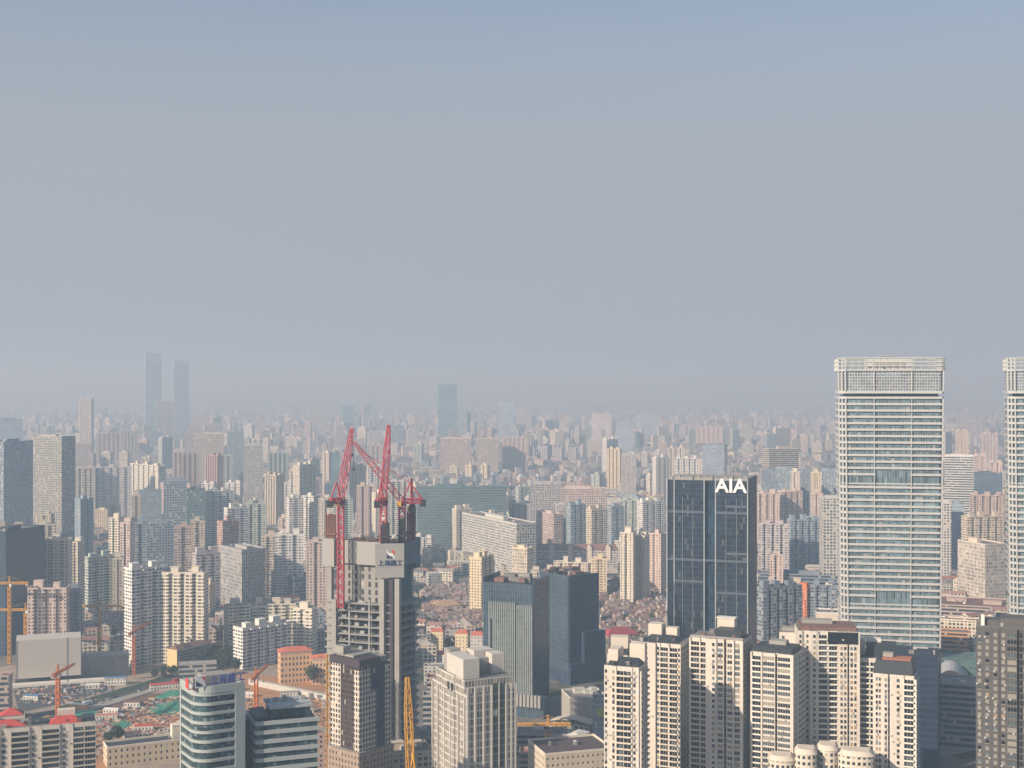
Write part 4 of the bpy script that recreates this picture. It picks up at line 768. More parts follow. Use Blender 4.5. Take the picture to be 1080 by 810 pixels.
def walkup(label, x0, x1, yt, yb, xc, dep=12):
    r = apt(x0, x1, yt, yb, xc, 'l', col='tan', st=facade((.30, .26, .22), bay=3.4, st=2.9, a=.15, b=.85, c=.3, d=.85, light=.1), dep=dep, n=1, rooms=[], label=label)
    d = D(yb); loc, th, w, dp = place(x0, x1, d, xc, 'l', dep); H = Z(yt, d)
    b = MB(); b.box(-w/2 - .45, -w/2 - .03, -dp/2, dp/2, 0, H + 1); b.build('end_wall', flat('end_sunlit', (.66, .50, .26), .8, vary=.12), r)  # sunlit end and dim front are put into the wall colours
    pitched(r, -w/2, w/2, -dp/2, dp/2, H + 1.3, 3, M_roofb, 'roof', hip=.08); return r
walkup('walk-up block with brown roof and end wall coloured sunlit yellow, farther of the pair by the site', 157, 214, 681, 700, 165)
walkup('walk-up block with brown roof and end wall coloured sunlit yellow, nearer of the pair by the site', 177, 223, 687, 708, 187)
apt(189, 228, 700, 716, None, col='grey', st='bnd', dep=6, rooms=[], label='long low grey site fence building behind the road')
r = apt(293, 329, 690, 722, 296, 'l', col='pink', st=facade((.66, .42, .24), bay=3.0, st=4.6, a=.3, b=.72, c=.25, d=.75, light=.06), dep=14, n=1, rooms=[], roofmat=M_roofr, label='orange-pink low building with red roof edge beside the site, taller wing')
pitched(r, -14, 14, -7, 7, Z(690, D(722)) + 1.3, 3.2, flat('roof_coral', (.55, .17, .10), .8, vary=.3), 'red_roof')
r = apt(329, 352, 696, 722, None, col='pink', st=facade((.66, .45, .28), bay=3.0, st=4.6, a=.3, b=.72, c=.25, d=.75, light=.06), dep=12, n=1, rooms=[], roofmat=M_roofr, label='orange-pink lower wing with red roof running behind the yellow hoist')
pitched(r, -9, 9, -6, 6, Z(696, D(722)) + 1.3, 2.6, flat('roof_coral', (.55, .17, .10), .8, vary=.3), 'red_roof')
b = MB(); p, q = G(262, 722), G(352, 741); b.prism([p, q, (q[0], q[1] + 5), (p[0], p[1] + 5)], 0, 4.5); o = b.build('site_shed', flat('shed_white', (.50, .49, .46), .6, vary=.15)); tag(o, 'long low white shed across the orange earth of the site', 'shed')
def net_heap(pts, label):
    b = MB(); c = [sum(G(*p)[i] for p in pts) / len(pts) for i in (0, 1)]; P = [G(*p) for p in pts]
    ring = []; n = len(P)
    for k, sc in enumerate((1, .8, .5)):
        ring.append([(c[0] + (x - c[0]) * sc + rnd.uniform(-1, 1), c[1] + (y - c[1]) * sc + rnd.uniform(-2, 2), (0.12, .35, .6)[k] + rnd.uniform(0, .8) * (k > 0)) for x, y in P])
    for k in range(2):
        for i in range(n): j = (i + 1) % n; b.face([ring[k][i], ring[k][j], ring[k+1][j], ring[k+1][i]])
    b.face(ring[2]); tag(b.build('netting_heap', M_net), label, 'earth heap', 'heaps under green netting')
net_heap([(150, 752), (165, 743), (192, 738), (198, 744), (194, 752), (172, 755)], 'larger earth heap under green netting beside the rooftop-sign block')
net_heap([(160, 736), (180, 729), (194, 728), (192, 735), (175, 738)], 'smaller earth heap under green netting near the road')
net_heap([(115, 764), (130, 760), (142, 763), (132, 768)], 'low patch of green netting among the rubble')
net_heap([(72, 752), (100, 749), (108, 754), (84, 757)], 'pale green netting beside the orange crane mast')
# rubble, timber and sheets strewn on the site: nobody could count it
b = MB(); pal = [(.42, .36, .30), (.30, .20, .14), (.50, .46, .42), (.36, .13, .10), (.14, .13, .12), (.48, .34, .20), (.30, .34, .38)]
for i in range(4200):
    px, py = rnd.uniform(18, 350), rnd.uniform(735, 800)
    if py < 741 + (150 - px) * .2 and px < 160:
        py = rnd.uniform(721, 742)
        if px > 118 or rnd.random() < .5: continue
    if px > 205 and rnd.random() < .6: continue
    x, y = G(px, py); s = rnd.uniform(.25, 1.3); a = rnd.uniform(0, 3.14); L = s * rnd.uniform(.6, 2.6); h = rnd.uniform(.2, 1.1)
    ca, sa = math.cos(a), math.sin(a); pts = [(x + ca * u - sa * v, y + sa * u + ca * v) for u, v in ((-L, -s), (L, -s), (L, s), (-L, s))]
    b.prism(pts, .08, .12 + h, c=rnd.choice(pal))
mt = bpy.data.materials.new('rubble'); mt.use_nodes = True; at = N(mt.node_tree, 'ShaderNodeAttribute', attribute_name='tint'); mt.node_tree.links.new(at.outputs['Color'], mt.node_tree.nodes['Principled BSDF'].inputs['Base Color']); mt.node_tree.nodes['Principled BSDF'].inputs['Roughness'].default_value = .9
M_tint = mt; tag(b.build('rubble', mt), kind='stuff')
def hut(label, px, py, w, dp, h, mat, rm, rot=.2):
    x, y = G(px, py); r = empty('site_cabin', (x, y, .08), rot); tag(r, label, 'site cabin', 'cabins on the building site')
    MB().box(-w/2, w/2, -dp/2, dp/2, 0, h).build('wall', mat, r); pitched(r, -w/2, w/2, -dp/2, dp/2, h + .02, 1.0, rm, 'roof', e=.3, hip=.05)
M_cab = facade((.62, .60, .56), bay=2.4, st=2.8, a=.3, b=.75, c=.3, d=.8, light=.1)
for lb, px, py, w_, h_, rm in (('white site cabin with blue roof at the far end of the road verge', 122, 722, 17, 5.8, flat('roof_blue', (.10, .20, .34), .5)), ('red-roofed site cabin row beside the green netting', 173, 727, 22, 4.5, M_roofr), ('yellow-walled site cabin below the road and beside the pale netting', 83, 747, 15, 3.2, M_white), ('white site cabin among rubble before the netting heaps', 118, 752, 12, 3, M_white), ('small brown-roofed cabin before the black-roofed low block', 140, 778, 12, 4, M_roofb), ('pink-sheeted cabin among the rubble', 113, 758, 16, 3, flat('roof_pink', (.45, .20, .18), .7)), ('white cabin beside the bright crane mast of the two office blocks', 285, 757, 13, 3.5, M_white), ('pale cabin on orange earth below the white shed', 320, 752, 15, 3, M_conc), ('small white cabin near the white shed end', 262, 735, 9, 3, M_white), ('blue-roofed cabin in the dark yard before the wrapped building', 34, 738, 13, 3.4, flat('roof_blue', (.10, .20, .34), .5)), ('white cabin at the yard corner below the colonnade end', 98, 726, 11, 3.2, M_white), ('brown-roofed cabin between road and netting heaps', 140, 745, 12, 3.4, M_roofb), ('red-roofed cabin on the rubble right of the netting patch', 152, 770, 13, 3.4, M_roofr), ('pale cabin on orange earth before the orange-pink building', 305, 734, 14, 3.2, M_conc), ('white cabin on orange earth left of the white shed', 246, 728, 12, 3.2, M_white), ('grey cabin at the roadside above the red-roofed cabin row', 205, 722, 13, 3.4, M_conc)):
    hut(lb, px, py, w_, 5, h_, M_cab if 'yellow' not in lb else M_yel, rm, rnd.uniform(-.3, .4))

# vehicles
def car(label, px, py, col, rot, kind='parked_car', cat='car', L=4.6, Hh=1.5):
    x, y = G(px, py); r = empty(kind, (x, y, .32 if kind != 'parked_car' or True else 0), rot); tag(r, label, cat, 'vehicles by the site road'); m = flat('car_' + col, dict(white=(.7, .7, .68), black=(.03, .03, .03), red=(.4, .04, .03), silver=(.4, .41, .42), blue=(.05, .1, .25), yellow=(.6, .35, .04))[col], .3, spec=.5)
    l, wd = L / 2, .9 if L < 6 else 1.2
    b = MB(); z0 = .35; zm = .85 if L < 6 else 1.2; b.prism([(-l, -wd), (l, -wd), (l, wd), (-l, wd)], z0, zm, top=[(-l * .97, -wd * .96), (l * .97, -wd * .96), (l * .97, wd * .96), (-l * .97, wd * .96)], bottom=True); b.build('body', m, r)
    b = MB()
    if L < 6: b.prism([(-l * .8, -wd * .9), (l * .5, -wd * .9), (l * .5, wd * .9), (-l * .8, wd * .9)], zm + .01, Hh, top=[(-l * .5, -wd * .75), (l * .2, -wd * .75), (l * .2, wd * .75), (-l * .5, wd * .75)])
    else: b.box(-l * .95, l * .45, -wd, wd, zm + .01, Hh); b.box(l * .55, l * .95, -wd, wd, zm + .01, Hh * .85)
    b.build('cabin', M_glassd if L < 6 else m, r)
    for sx_ in (-.6, .62):
        for sy_ in (-1, 1):
            b = MB(); n = 10; c_ = [(sx_ * l + .34 * math.cos(2 * math.pi * i / n), .34 + .34 * math.sin(2 * math.pi * i / n)) for i in range(n)]
            b.face([(x_, sy_ * (wd - .2), z_) for x_, z_ in c_]); b.face([(x_, sy_ * (wd + .03), z_) for x_, z_ in reversed(c_)])
            for i in range(n): j = (i + 1) % n; b.face([(c_[i][0], sy_ * (wd - .2), c_[i][1]), (c_[j][0], sy_ * (wd - .2), c_[j][1]), (c_[j][0], sy_ * (wd + .03), c_[j][1]), (c_[i][0], sy_ * (wd + .03), c_[i][1])])
            b.build('wheel', M_dark, r)
RA = math.atan2(G(150, 728)[1] - G(60, 755)[1], G(150, 728)[0] - G(60, 755)[0])
for lb, px, py, c_, L, Hh in (('white lorry on the site road near the verge end', 92, 744, 'white', 9, 3.2), ('silver car behind the white lorry on the site road', 78, 751, 'silver', 4.6, 1.5), ('black car farther up the site road', 122, 736, 'black', 4.6, 1.5), ('white car on the road above the netting', 148, 729, 'white', 4.6, 1.5), ('red lorry beside the red-roofed cabin row', 186, 719.5, 'red', 8, 3), ('blue car on the road near the walk-up blocks', 172, 722, 'blue', 4.6, 1.5), ('yellow lorry on the site road before the orange crane mast', 50, 760, 'yellow', 8, 3), ('silver lorry in the dark yard before the colonnade', 72, 730, 'silver', 8, 3), ('white car in the dark yard near the colonnade end', 84, 728, 'white', 4.6, 1.5), ('black car in the dark yard before the colonnade', 58, 736, 'black', 4.6, 1.5), ('red car in the dark yard before the colonnade', 46, 739, 'red', 4.6, 1.5)):
    car(lb, px, py, c_, RA, L=L, Hh=Hh, kind='parked_car' if L < 6 else 'lorry', cat='car' if L < 6 else 'lorry')
for i, (px, py) in enumerate(((1000, 787), (1012, 779), (1022, 770), (1008, 760))):
    car(['white', 'black', 'silver', 'second white'][i] + ' car parked in the yard before the curved low offices', px, py, ['white', 'black', 'silver', 'white'][i], .5 + i * .3)

# ------------------------------------------------------------------ low buildings around the bottom middle
r = apt(556, 648, 797, 840, 575, 'l', col='ivory', st=facade((.62, .54, .42), bay=3.2, st=4, a=.35, b=.65, c=.35, d=.7, light=.05), dep=34, n=1, rooms=[], roofmat=flat('roof_plum', (.10, .075, .08), .8), label='cream low building with wide dark plum roof below the small yellow crane')
d = D(806); loc, th, w, dep = place(598, 622, d, 611, 'l', 9); r = empty('roof_hut', loc, th); tag(r, 'small cream hut raised on the dark plum roof', 'hut')
MB().box(-w/2, w/2, -dep/2, dep/2, 0, Z(777, d)).build('wall', facade((.66, .58, .45), bay=4.6, st=9, a=.4, b=.6, c=.3, d=.6, light=.02, off=3), r); pitched(r, -w/2, w/2, -dep/2, dep/2, Z(777, d) + .02, 1.6, M_white, 'roof', e=.4)
apt(592, 640, 737, 767, 601, 'l', col='pale', st=facade((.40, .38, .34), glass=(.2, .2, .19), bay=3, st=30, a=.45, b=.55, c=0, d=1, light=0), dep=26, n=1, rooms=[(-.1, 8, 3), (.25, 4, 4), (.1, 5, 2.5)], label='plain grey windowless hall between the green towers and the cream complex')
apt(625, 646, 739, 780, None, col='slate', st='gls', dep=14, n=1, rooms=[], label='dark glazed block with a yellow-green advert screen behind the lowest cream tower')
d = D(780) - 8; b = MB(); b.box(X(630, d), X(640, d), d - .4, d, Z(756, d), Z(747, d)); o = b.build('advert_screen', flat('advert_lime', (.40, .42, .10), .6, vary=.5, scale=.4)); tag(o, 'lime green advert screen on the dark glazed block', 'screen')
d = D(775); loc, th, w, dep = place(586, 624, d, dep=26); r = empty('curved_pavilion', loc, -.5); tag(r, 'long curved pale roof pavilion below the grey hall', 'pavilion')
b = MB(); n = 12; pr = [(-w * .62 + w * 1.24 * i / n, 5 + 4.2 * math.sin(math.pi * (i + 2) / (n + 5))) for i in range(n + 1)]
for i in range(n): (a, za), (c_, zc2) = pr[i], pr[i + 1]; b.face([(a, -5, za), (c_, -5, zc2), (c_, 5, zc2), (a, 5, za)]); b.face([(a, -5, za - .6), (c_, -5, zc2 - .6), (c_, -5, zc2), (a, -5, za)])
b.build('roof', M_cream, r); MB().box(-w * .55, w * .55, -4, 4, 0, 5).build('wall', facade((.35, .32, .28), bay=4, st=5, light=.1), r)
apt(545, 600, 776, 800, None, col='grey', st='bnd', dep=18, n=1, rooms=[(0, 12, 2)], label='grey low shed roof with vents behind the small yellow crane')
apt(548, 572, 795, 815, None, col='rust', st='bnd', dep=12, n=1, rooms=[], roofmat=flat('roof_pinkred', (.42, .17, .14), .8), label='low block with pink-red roof next to the cream office tower')
apt(412, 456, 778, 815, None, col='grey', st='grd', dep=22, n=1, rooms=[(-.2, 6, 2), (.2, 9, 3)], label='low grey block at the right foot of the unfinished tower')
apt(404, 458, 797, 850, 414, 'l', col='tan', st='grd', dep=26, n=1, rooms=[(-.3, 9, 4), (.2, 8, 2.5)], label='low tan block beneath the yellow luffing crane')
apt(330, 350, 775, 815, None, col='brick', st='pun', dep=14, n=1, rooms=[], label='narrow red-brown block squeezed beside the brown and white tower')
apt(447, 470, 704, 722, None, col='pale', st='pun', dep=12, n=1, rooms=[], label='low pale block below the white market roof')
apt(450, 476, 716, 742, None, col='rust', st='bnd', dep=16, n=1, rooms=[(0, 6, 2)], roofmat=M_roofb, label='low brown-roofed sheds between the unfinished and cream office towers')
apt(446, 468, 735, 770, None, col='grey', st='bnd', dep=14, n=1, rooms=[(.1, 7, 2.5)], label='low grey shed left of the cream office tower shoulder')
# right side low buildings
apt(985, 1035, 722, 790, None, col='grey', st='bnd', dep=26, n=1, rooms=[], roofmat=M_conc, label='curved low offices with wide windows under the white arched hall')
d = D(735); loc, th, w, dep = place(985, 1020, d, dep=40); r = empty('arched_hall', loc, th); tag(r, 'hall with a pale arched roof beside the dark navy block', 'hall'); n = 10
b = MB(); P = [(-w/2 + w * i / n, Z(715, d) + 9 * math.sin(math.pi * i / n) - 3) for i in range(n + 1)]
for i in range(n): b.face([(P[i][0], -20, P[i][1]), (P[i+1][0], -20, P[i+1][1]), (P[i+1][0], 20, P[i+1][1]), (P[i][0], 20, P[i][1])])
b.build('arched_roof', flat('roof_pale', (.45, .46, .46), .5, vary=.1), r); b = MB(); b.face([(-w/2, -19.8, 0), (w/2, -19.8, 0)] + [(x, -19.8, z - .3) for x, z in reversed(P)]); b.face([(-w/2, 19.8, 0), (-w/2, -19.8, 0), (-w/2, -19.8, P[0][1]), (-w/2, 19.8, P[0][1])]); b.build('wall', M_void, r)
apt(986, 1036, 696, 722, None, col=(.07, .13, .13), st='gls', dep=30, n=1, rooms=[], roofmat=flat('roof_teal', (.10, .16, .15), .6), label='low teal glazed hall behind the pale arched roof')
apt(989, 1022, 668, 690, None, col=(.52, .27, .14), st='bnd', dep=20, n=1, rooms=[], label='low orange block under the curved cream colonnade')
apt(989, 1042, 655, 672, None, col='ivory', st='grd', dep=16, n=1, rooms=[], roofmat=M_roofb, label='long curved cream colonnade building right of the banded white tower')
apt(985, 1066, 640, 655, None, col='rust', st='bnd', dep=60, n=1, rooms=[(-.2, 20, 3), (.25, 18, 4)], roofmat=M_roofb, label='wide brown podium below the cream ribbed office tower')
apt(905, 928, 650, 705, None, col='white', st='pun', dep=22, n=1, rooms=[], label='plain white block before the lower floors of the banded white tower')
apt(861, 921, 648, 700, None, col='white', st=facade((.62, .56, .48), bay=8, st=14, a=.6, b=.85, c=.5, d=.62, light=.02), dep=22, n=1, rooms=[], roofmat=M_roof, label='white slab-sided block with hardly a window behind the broad cream tower')

# ------------------------------------------------------------------ the city behind, each building by what is seen of it
A, O = 'A', 'O'  # 'shaded' blue and 'yellow-lit' blocks have that tone in their wall colour
CAT = [  # kind, x0, x1, ytop, ybase, corner, side, colour, style, label (None = written below from what sets it apart)
 (O, -14, 34, 467, 640, 4, 'l', 'bluegrey', 'rib', 'blue-grey ribbed tower with a yellow-lit end strip at the edge of the photo'),
 (O, 31, 79, 461, 632, 65, 'r', (.36, .345, .31), 'grd', 'gridded tower with a dark end wall beside the blue-grey ribbed tower'),
 (O, -20, 46, 562, 692, 6, 'l', 'navy', 'gls', 'navy glass block crossed by the orange crane jib'),
 (A, -6, 25, 556, 668, None, 'l', 'tan', 'pun', 'tan apartment tower peeping over the navy glass block at the photo edge'),
 (A, 36, 59, 554, 664, None, 'l', 'cream', 'pun', 'cream apartment tower rising right behind the navy glass block'),
 (A, 47, 76, 570, 676, 72, 'r', 'ivory', 'pun', 'ivory apartment tower with small windows beside the navy glass block'),
 (A, 75, 89, 573, 668, 82, 'r', 'cream', 'pun', 'slim cream tower with shaded flank right of the ivory small-windowed tower'),
 (A, 31, 74, 621, 705, 70, 'r', 'pink', 'pun', 'pink apartment block with a tall lift room behind the grey screens'),
 (A, 72, 86, 623, 700, None, 'l', 'bluegrey', 'pun', 'blue-grey wing coloured as the shaded right flank of the pink apartment block'),  # flank of the pink block, its shade put into the wall colour
 (A, 88, 120, 589, 652, 93, 'l', 'green', 'bal', 'grey-green block with a lit cream end, crossed by a yellow crane jib'),  # grey-green colour carries the shade on the middle of this block
 (A, 119, 130, 590, 650, None, 'l', 'cream', 'pun', 'slim cream slab coloured as the lit right end of the grey-green block'),  # same block's lit end, sunlight put into the cream colour
 (A, 115, 132, 547, 624, 125, 'r', 'cream', 'bal', 'cream balcony tower with big roof room above the slim cream slab'),
 (A, 127, 142, 552, 626, 137, 'r', 'pink', 'bal', 'pinkish stepped tower touching the cream balcony tower with big roof room'),
 (A, 140, 156, 553, 618, None, 'l', 'bluegrey', 'bal', 'shaded blue-grey balcony tower with pale roof room left of the blue grid block'),
 (O, 153, 184, 553, 610, 155, 'l', 'bluegrey', 'grd', 'blue-grey grid block with a dark glazed patch behind the red roofs'),
 (A, 131, 172, 601, 704, 139, 'l', 'white', 'bal', 'tall white block with a bright lit end wall above the walk-up pair'),
 (A, 171, 220, 605, 700, 215, 'r', 'cream', 'bal', 'broad cream balcony block next to the tall white block with a lit end'),
 (A, 184, 203, 556, 628, None, 'l', 'rust', 'bal', 'red-banded apartment tower with white roof rooms behind the broad cream block'),
 (A, 201, 216, 550, 616, None, 'l', 'tan', 'bal', 'tan balcony tower behind the red-banded apartment tower'),
 (A, 203, 232, 585, 660, 207, 'l', 'lilac', 'bal', 'lilac-grey tower with two white roof rooms behind the broad cream block'),
 (A, 216, 246, 519, 598, 219, 'l', 'white', 'bal', 'white tower with bright round-topped roof rooms above the red-striped tower'),
 (A, 229, 252, 551, 622, 235, 'l', 'brick', 'bal', 'red-striped tower with a white top above the grey ribbed block'),
 (A, 236, 262, 537, 606, 240, 'l', 'white', 'bal', 'pale stepped tower rising behind the red-striped tower'),
 (A, 258, 281, 532, 600, None, 'l', 'green', 'bal', 'pale green balcony tower right of the pale stepped tower'),
 (O, 231, 285, 581, 648, 255, 'r', 'grey', 'rib', 'grey ribbed block with one dark ribbed flank left of the low grey mall'),
 (A, 276, 297, 566, 630, None, 'l', 'tan', 'bal', 'tan balcony block just above the grey ribbed block'),
 (A, 290, 320, 564, 640, None, 'l', 'white', 'bal', 'white-lined balcony block above the low grey mall'),
 (A, 302, 320, 526, 606, 305, 'l', 'white', 'bal', 'white balcony tower with a lit edge left of its shaded twin'),
 (A, 318, 337, 524, 606, 331, 'r', 'white', 'bal', 'white balcony tower with a blue-shaded flank left of the red cranes'),
 (A, 336, 352, 527, 610, None, 'l', 'ivory', 'pun', 'ivory tower behind the leftmost red crane mast'),
 (A, 352, 372, 527, 605, None, 'l', 'green', 'bal', 'greenish balcony tower behind the leftmost red crane, right of its mast'),
 (A, 323, 345, 572, 655, None, 'l', 'pink', 'pun', 'pinkish small-windowed tower half hidden by the left grey climbing panel'),
 (A, 236, 264, 641, 694, 241, 'l', 'cream', 'bal', 'first cream stepped block of the cluster below the low grey mall'),
 (A, 262, 286, 640, 690, None, 'l', 'ivory', 'bal', 'second cream stepped block of the cluster below the low grey mall'),
 (A, 283, 312, 638, 690, None, 'l', 'cream', 'bal', 'third cream stepped block of the cluster below the low grey mall'),
 (A, 309, 335, 643, 694, 329, 'r', 'ivory', 'bal', 'last cream stepped block of the cluster, beside the unfinished tower'),
 (A, 246, 308, 664, 706, 256, 'l', 'white', 'bal', 'long white block with lit end standing before the cream stepped cluster'),
 (A, 213, 227, 617, 665, 221, 'r', 'yellow', 'pun', 'small yellow block with a shaded side below the lilac-grey tower'),
 (O, 284, 336, 610, 642, 310, 'r', 'slate', 'bnd', 'low grey mall with pale wall panels below the white-lined balcony block'),
 # upper left rows
 (A, 79, 96, 468, 600, None, 'l', 'pink', 'rib', 'pinkish ribbed tower just right of the dark-ended gridded tower'),
 (A, 80, 100, 494, 602, None, 'l', 'cream', 'bal', 'narrow slab with pale cap beside the dark-ended gridded tower'),
 (A, 96, 138, 493, 604, None, 'l', 'white', 'bal', 'broad white-lined slab with heavy roof frame in the left middle distance'),
 (A, 137, 175, 492, 602, 167, 'r', 'ivory', 'bal', 'broad slab with a blue-shaded lower part right of the heavy roof frame'),
 (A, 79, 98, 527, 612, 85, 'l', 'bluegrey', 'pun', 'dark blue slab with a lit edge at the foot of the gridded tower'),
 (A, 139, 148, 523, 606, None, 'l', 'tan', 'pun', 'narrow tan slab before the blue-shaded slab'),
 (A, 144, 170, 518, 606, None, 'l', 'slate', 'gls', 'dim blue block standing for the shade on the broad blue-shaded slab'),  # dark block painted in for shade lying on the slab behind
 (O, 173, 197, 507, 596, None, 'l', 'bluegrey', 'grd', 'blue-grey gridded block left of the teal one with pale ribs'),
 (O, 197, 216, 518, 596, None, 'l', 'teal', 'rib', 'teal block with pale ribs right of the blue-grey gridded block'),
 (A, 167, 182, 462, 560, 171, 'l', 'green', 'pun', 'pale greenish tower rising above the pink pair'),
 (A, 182, 194, 477, 560, None, 'l', 'pink', 'pun', 'pink tower at the left of the brown twin towers'),
 (A, 191, 210, 478, 566, None, 'l', 'rust', 'pun', 'brown-pink tower with pale roof between the pink tower and the red-brown tower'),
 (A, 216, 239, 481, 568, 229, 'r', 'brick', 'pun', 'red-brown tower with a blue-shaded flank before the wide cream grid'),
 (O, 204, 236, 458, 545, None, 'l', 'cream', 'grd', 'wide cream gridded block above the red-brown tower'),
 (O, 240, 257, 456, 540, None, 'l', 'bluegrey', 'rib', 'tall pale blue-grey tower right of the wide cream grid'),
 (A, 236, 246, 481, 560, None, 'l', 'green', 'pun', 'thin pale green tower stuck behind the red-brown tower'),
 (O, 257, 277, 470, 552, None, 'l', 'pale', 'grd', 'white gridded tower right of the pale blue-grey tower'),
 (A, 102, 128, 457, 520, None, 'l', 'pink', 'pun', 'hazy pink slab above the heavy roof frame slab'),
 (A, 126, 146, 455, 518, None, 'l', 'tan', 'pun', 'hazy tan slab right of the hazy pink slab'),
 (A, 84, 99, 421, 480, 96, 'r', 'tan', 'pun', 'hazy tan tower standing tall left of the twin blue far towers'),
 (A, 103, 114, 431, 482, None, 'l', 'lilac', 'pun', 'hazy grey tower between the hazy tan tower and the blue twins'),
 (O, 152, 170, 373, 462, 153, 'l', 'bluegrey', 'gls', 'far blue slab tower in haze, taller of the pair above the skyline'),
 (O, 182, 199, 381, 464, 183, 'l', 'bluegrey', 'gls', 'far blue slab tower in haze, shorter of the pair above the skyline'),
 (A, 165, 183, 423, 470, None, 'l', 'pale', 'pun', 'hazy pale block between the feet of the far blue pair'),
 (A, 149, 180, 434, 478, None, 'l', 'pink', 'pun', 'hazy pinkish slab below the taller far blue tower'),
 (O, 0, 23, 443, 540, None, 'l', 'bluegrey', 'gls', 'hazy blue-grey block rising behind the ribbed tower at the photo edge'),
 (A, 279, 300, 502, 580, 291, 'r', 'tan', 'pun', 'tan tower with a blue-shaded side left of the stepped cream towers'),
 (A, 309, 334, 491, 560, 316, 'l', 'cream', 'bal', 'stepped cream tower with round roof room above the white balcony pair'),
 (A, 340, 350, 478, 552, 347, 'r', 'cream', 'pun', 'slim cream tower with green-blue neighbour beyond the leftmost red crane'),
 (O, 350, 358, 478, 548, None, 'l', 'teal', 'gls', 'dark green-blue slab joined to the slim cream tower'),
 (A, 369, 386, 491, 570, None, 'l', 'tan', 'pun', 'tan tower seen between the left and middle red cranes'),
 (A, 387, 404, 492, 575, 388, 'l', 'white', 'bal', 'white tower beyond the middle red crane mast'),
 (A, 376, 398, 513, 592, None, 'l', 'pink', 'pun', 'pinkish stepped tower low between the left and middle red cranes'),
 (A, 392, 410, 521, 596, 396, 'l', 'ivory', 'pun', 'ivory tower with bright left edge behind the middle red crane mast'),
 (A, 410, 432, 508, 580, None, 'l', 'pale', 'bal', 'pale tower between the middle and right red crane masts'),
 # middle
 (O, 438, 535, 515, 584, 440, 'l', 'teal', facade((.20, .26, .27), glass=(.085, .13, .15), bay=9, st=3.8, a=.02, b=1, c=.3, d=1, light=0, spread=.35), 'long green-grey glass block right of the red cranes'),
 (O, 482, 566, 553, 612, 545, 'r', 'pale', 'grd', 'pale stepped slab with sloping roofline before the long green glass block'),
 (A, 494, 521, 589, 650, 508, 'l', 'yellow', 'pun', 'yellow-cream tower with high lift room left of the twin green towers'),
 (A, 565, 594, 543, 582, 584, 'r', 'pink', 'grd', 'peach gridded tower with a grey flank above the brown gabled row'),
 (A, 537, 560, 532, 580, None, 'l', 'lilac', 'pun', 'lilac-grey tower at the right end of the long green glass block'),
 (O, 560, 592, 511, 568, None, 'l', 'lilac', 'grd', 'wide lilac gridded slab above the peach gridded tower'),
 (O, 592, 640, 516, 572, None, 'l', 'pink', 'grd', 'wide pinkish gridded slab above the row of shaded blue towers'),
 (A, 597, 618, 533, 586, 602, 'l', 'bluegrey', 'bal', 'first shaded blue tower with a bright end above the brown gabled row'),
 (A, 618, 640, 538, 588, 624, 'l', 'tan', 'bal', 'tan tower with bright left end, second in the row of shaded blue towers'),
 (A, 640, 658, 535, 588, 645, 'l', 'bluegrey', 'bal', 'third shaded blue tower with a bright end above the brown gabled row'),
 (A, 655, 674, 528, 580, None, 'l', 'green', 'bal', 'pale green tower above the cream twin towers with lift rooms'),
 (A, 672, 702, 530, 582, 678, 'l', 'white', 'bal', 'white stepped tower close left of the AIA tower'),
 (A, 654, 671, 563, 640, 668, 'r', 'ivory', 'pun', 'ivory slim tower over the old lane houses, left one of the lit pair'),
 (A, 671, 685, 566, 638, 680, 'r', 'cream', 'pun', 'cream slim tower over the old lane houses, right one of the lit pair'),
 (A, 684, 704, 564, 626, 697, 'r', 'pink', 'pun', 'pink tower touching the left edge of the AIA tower'),
 (A, 584, 640, 594, 626, None, 'l', 'ivory', 'pun', 'white low slab with gridded windows between green tower roof and lit slim pair'),
 (A, 624, 640, 590, 632, None, 'l', 'yellow', 'pun', 'small yellow-cream block at the end of the white low slab'),
 (A, 560, 586, 603, 632, None, 'l', 'ivory', 'pun', 'low ivory block showing just above the twin green tower roofs'),
 (A, 632, 652, 464, 540, 640, 'l', 'white', 'bal', 'white and green banded tower with a flat top frame above the city middle'),
 (A, 640, 656, 474, 545, 654, 'r', 'yellow', 'pun', 'yellow-lit slab leaning on the white and green banded tower'),
 (O, 655, 671, 480, 545, None, 'l', 'lilac', 'rib', 'grey-brown block in shade right of the yellow-lit slab'),
 (O, 672, 695, 436, 500, None, 'l', 'bluegrey', 'gls', 'hazy grey-blue block above the whitish tower cluster'),
 (A, 688, 706, 483, 540, 692, 'l', 'white', 'pun', 'whitish tower with notched side left of the AIA roofline'),
 (A, 704, 722, 473, 535, None, 'l', 'cream', 'pun', 'cream tower behind the left of the AIA roof'),
 (A, 712, 738, 484, 545, None, 'l', 'white', 'bal', 'white balcony slab just above the AIA roof'),
 (O, 741, 767, 470, 545, 764, 'r', 'slate', 'gls', 'dark hazy block standing right above the AIA letters'),
 (A, 738, 762, 486, 550, None, 'l', 'ivory', 'pun', 'ivory low tower row just over the AIA roof plant'),
 (O, 804, 842, 474, 540, 811, 'l', 'tan', 'bnd', 'beige banded slab with a lit left end between AIA and the white tower'),
 (A, 815, 834, 452, 512, 818, 'l', 'cream', 'pun', 'hazy cream tower with small cap above the beige banded slab'),
 (A, 803, 820, 497, 560, None, 'l', 'slate', 'rib', 'dark blue tower right beside the AIA tower top'),
 (A, 818, 836, 494, 560, None, 'l', 'bluegrey', 'rib', 'blue tower with pale rib before the beige banded slab'),
 (A, 834, 844, 498, 558, None, 'l', 'ivory', 'pun', 'slim ivory tower between two shaded blue towers right of AIA'),
 (A, 842, 856, 495, 560, None, 'l', 'slate', 'rib', 'dark blue tower right of the slim ivory tower'),
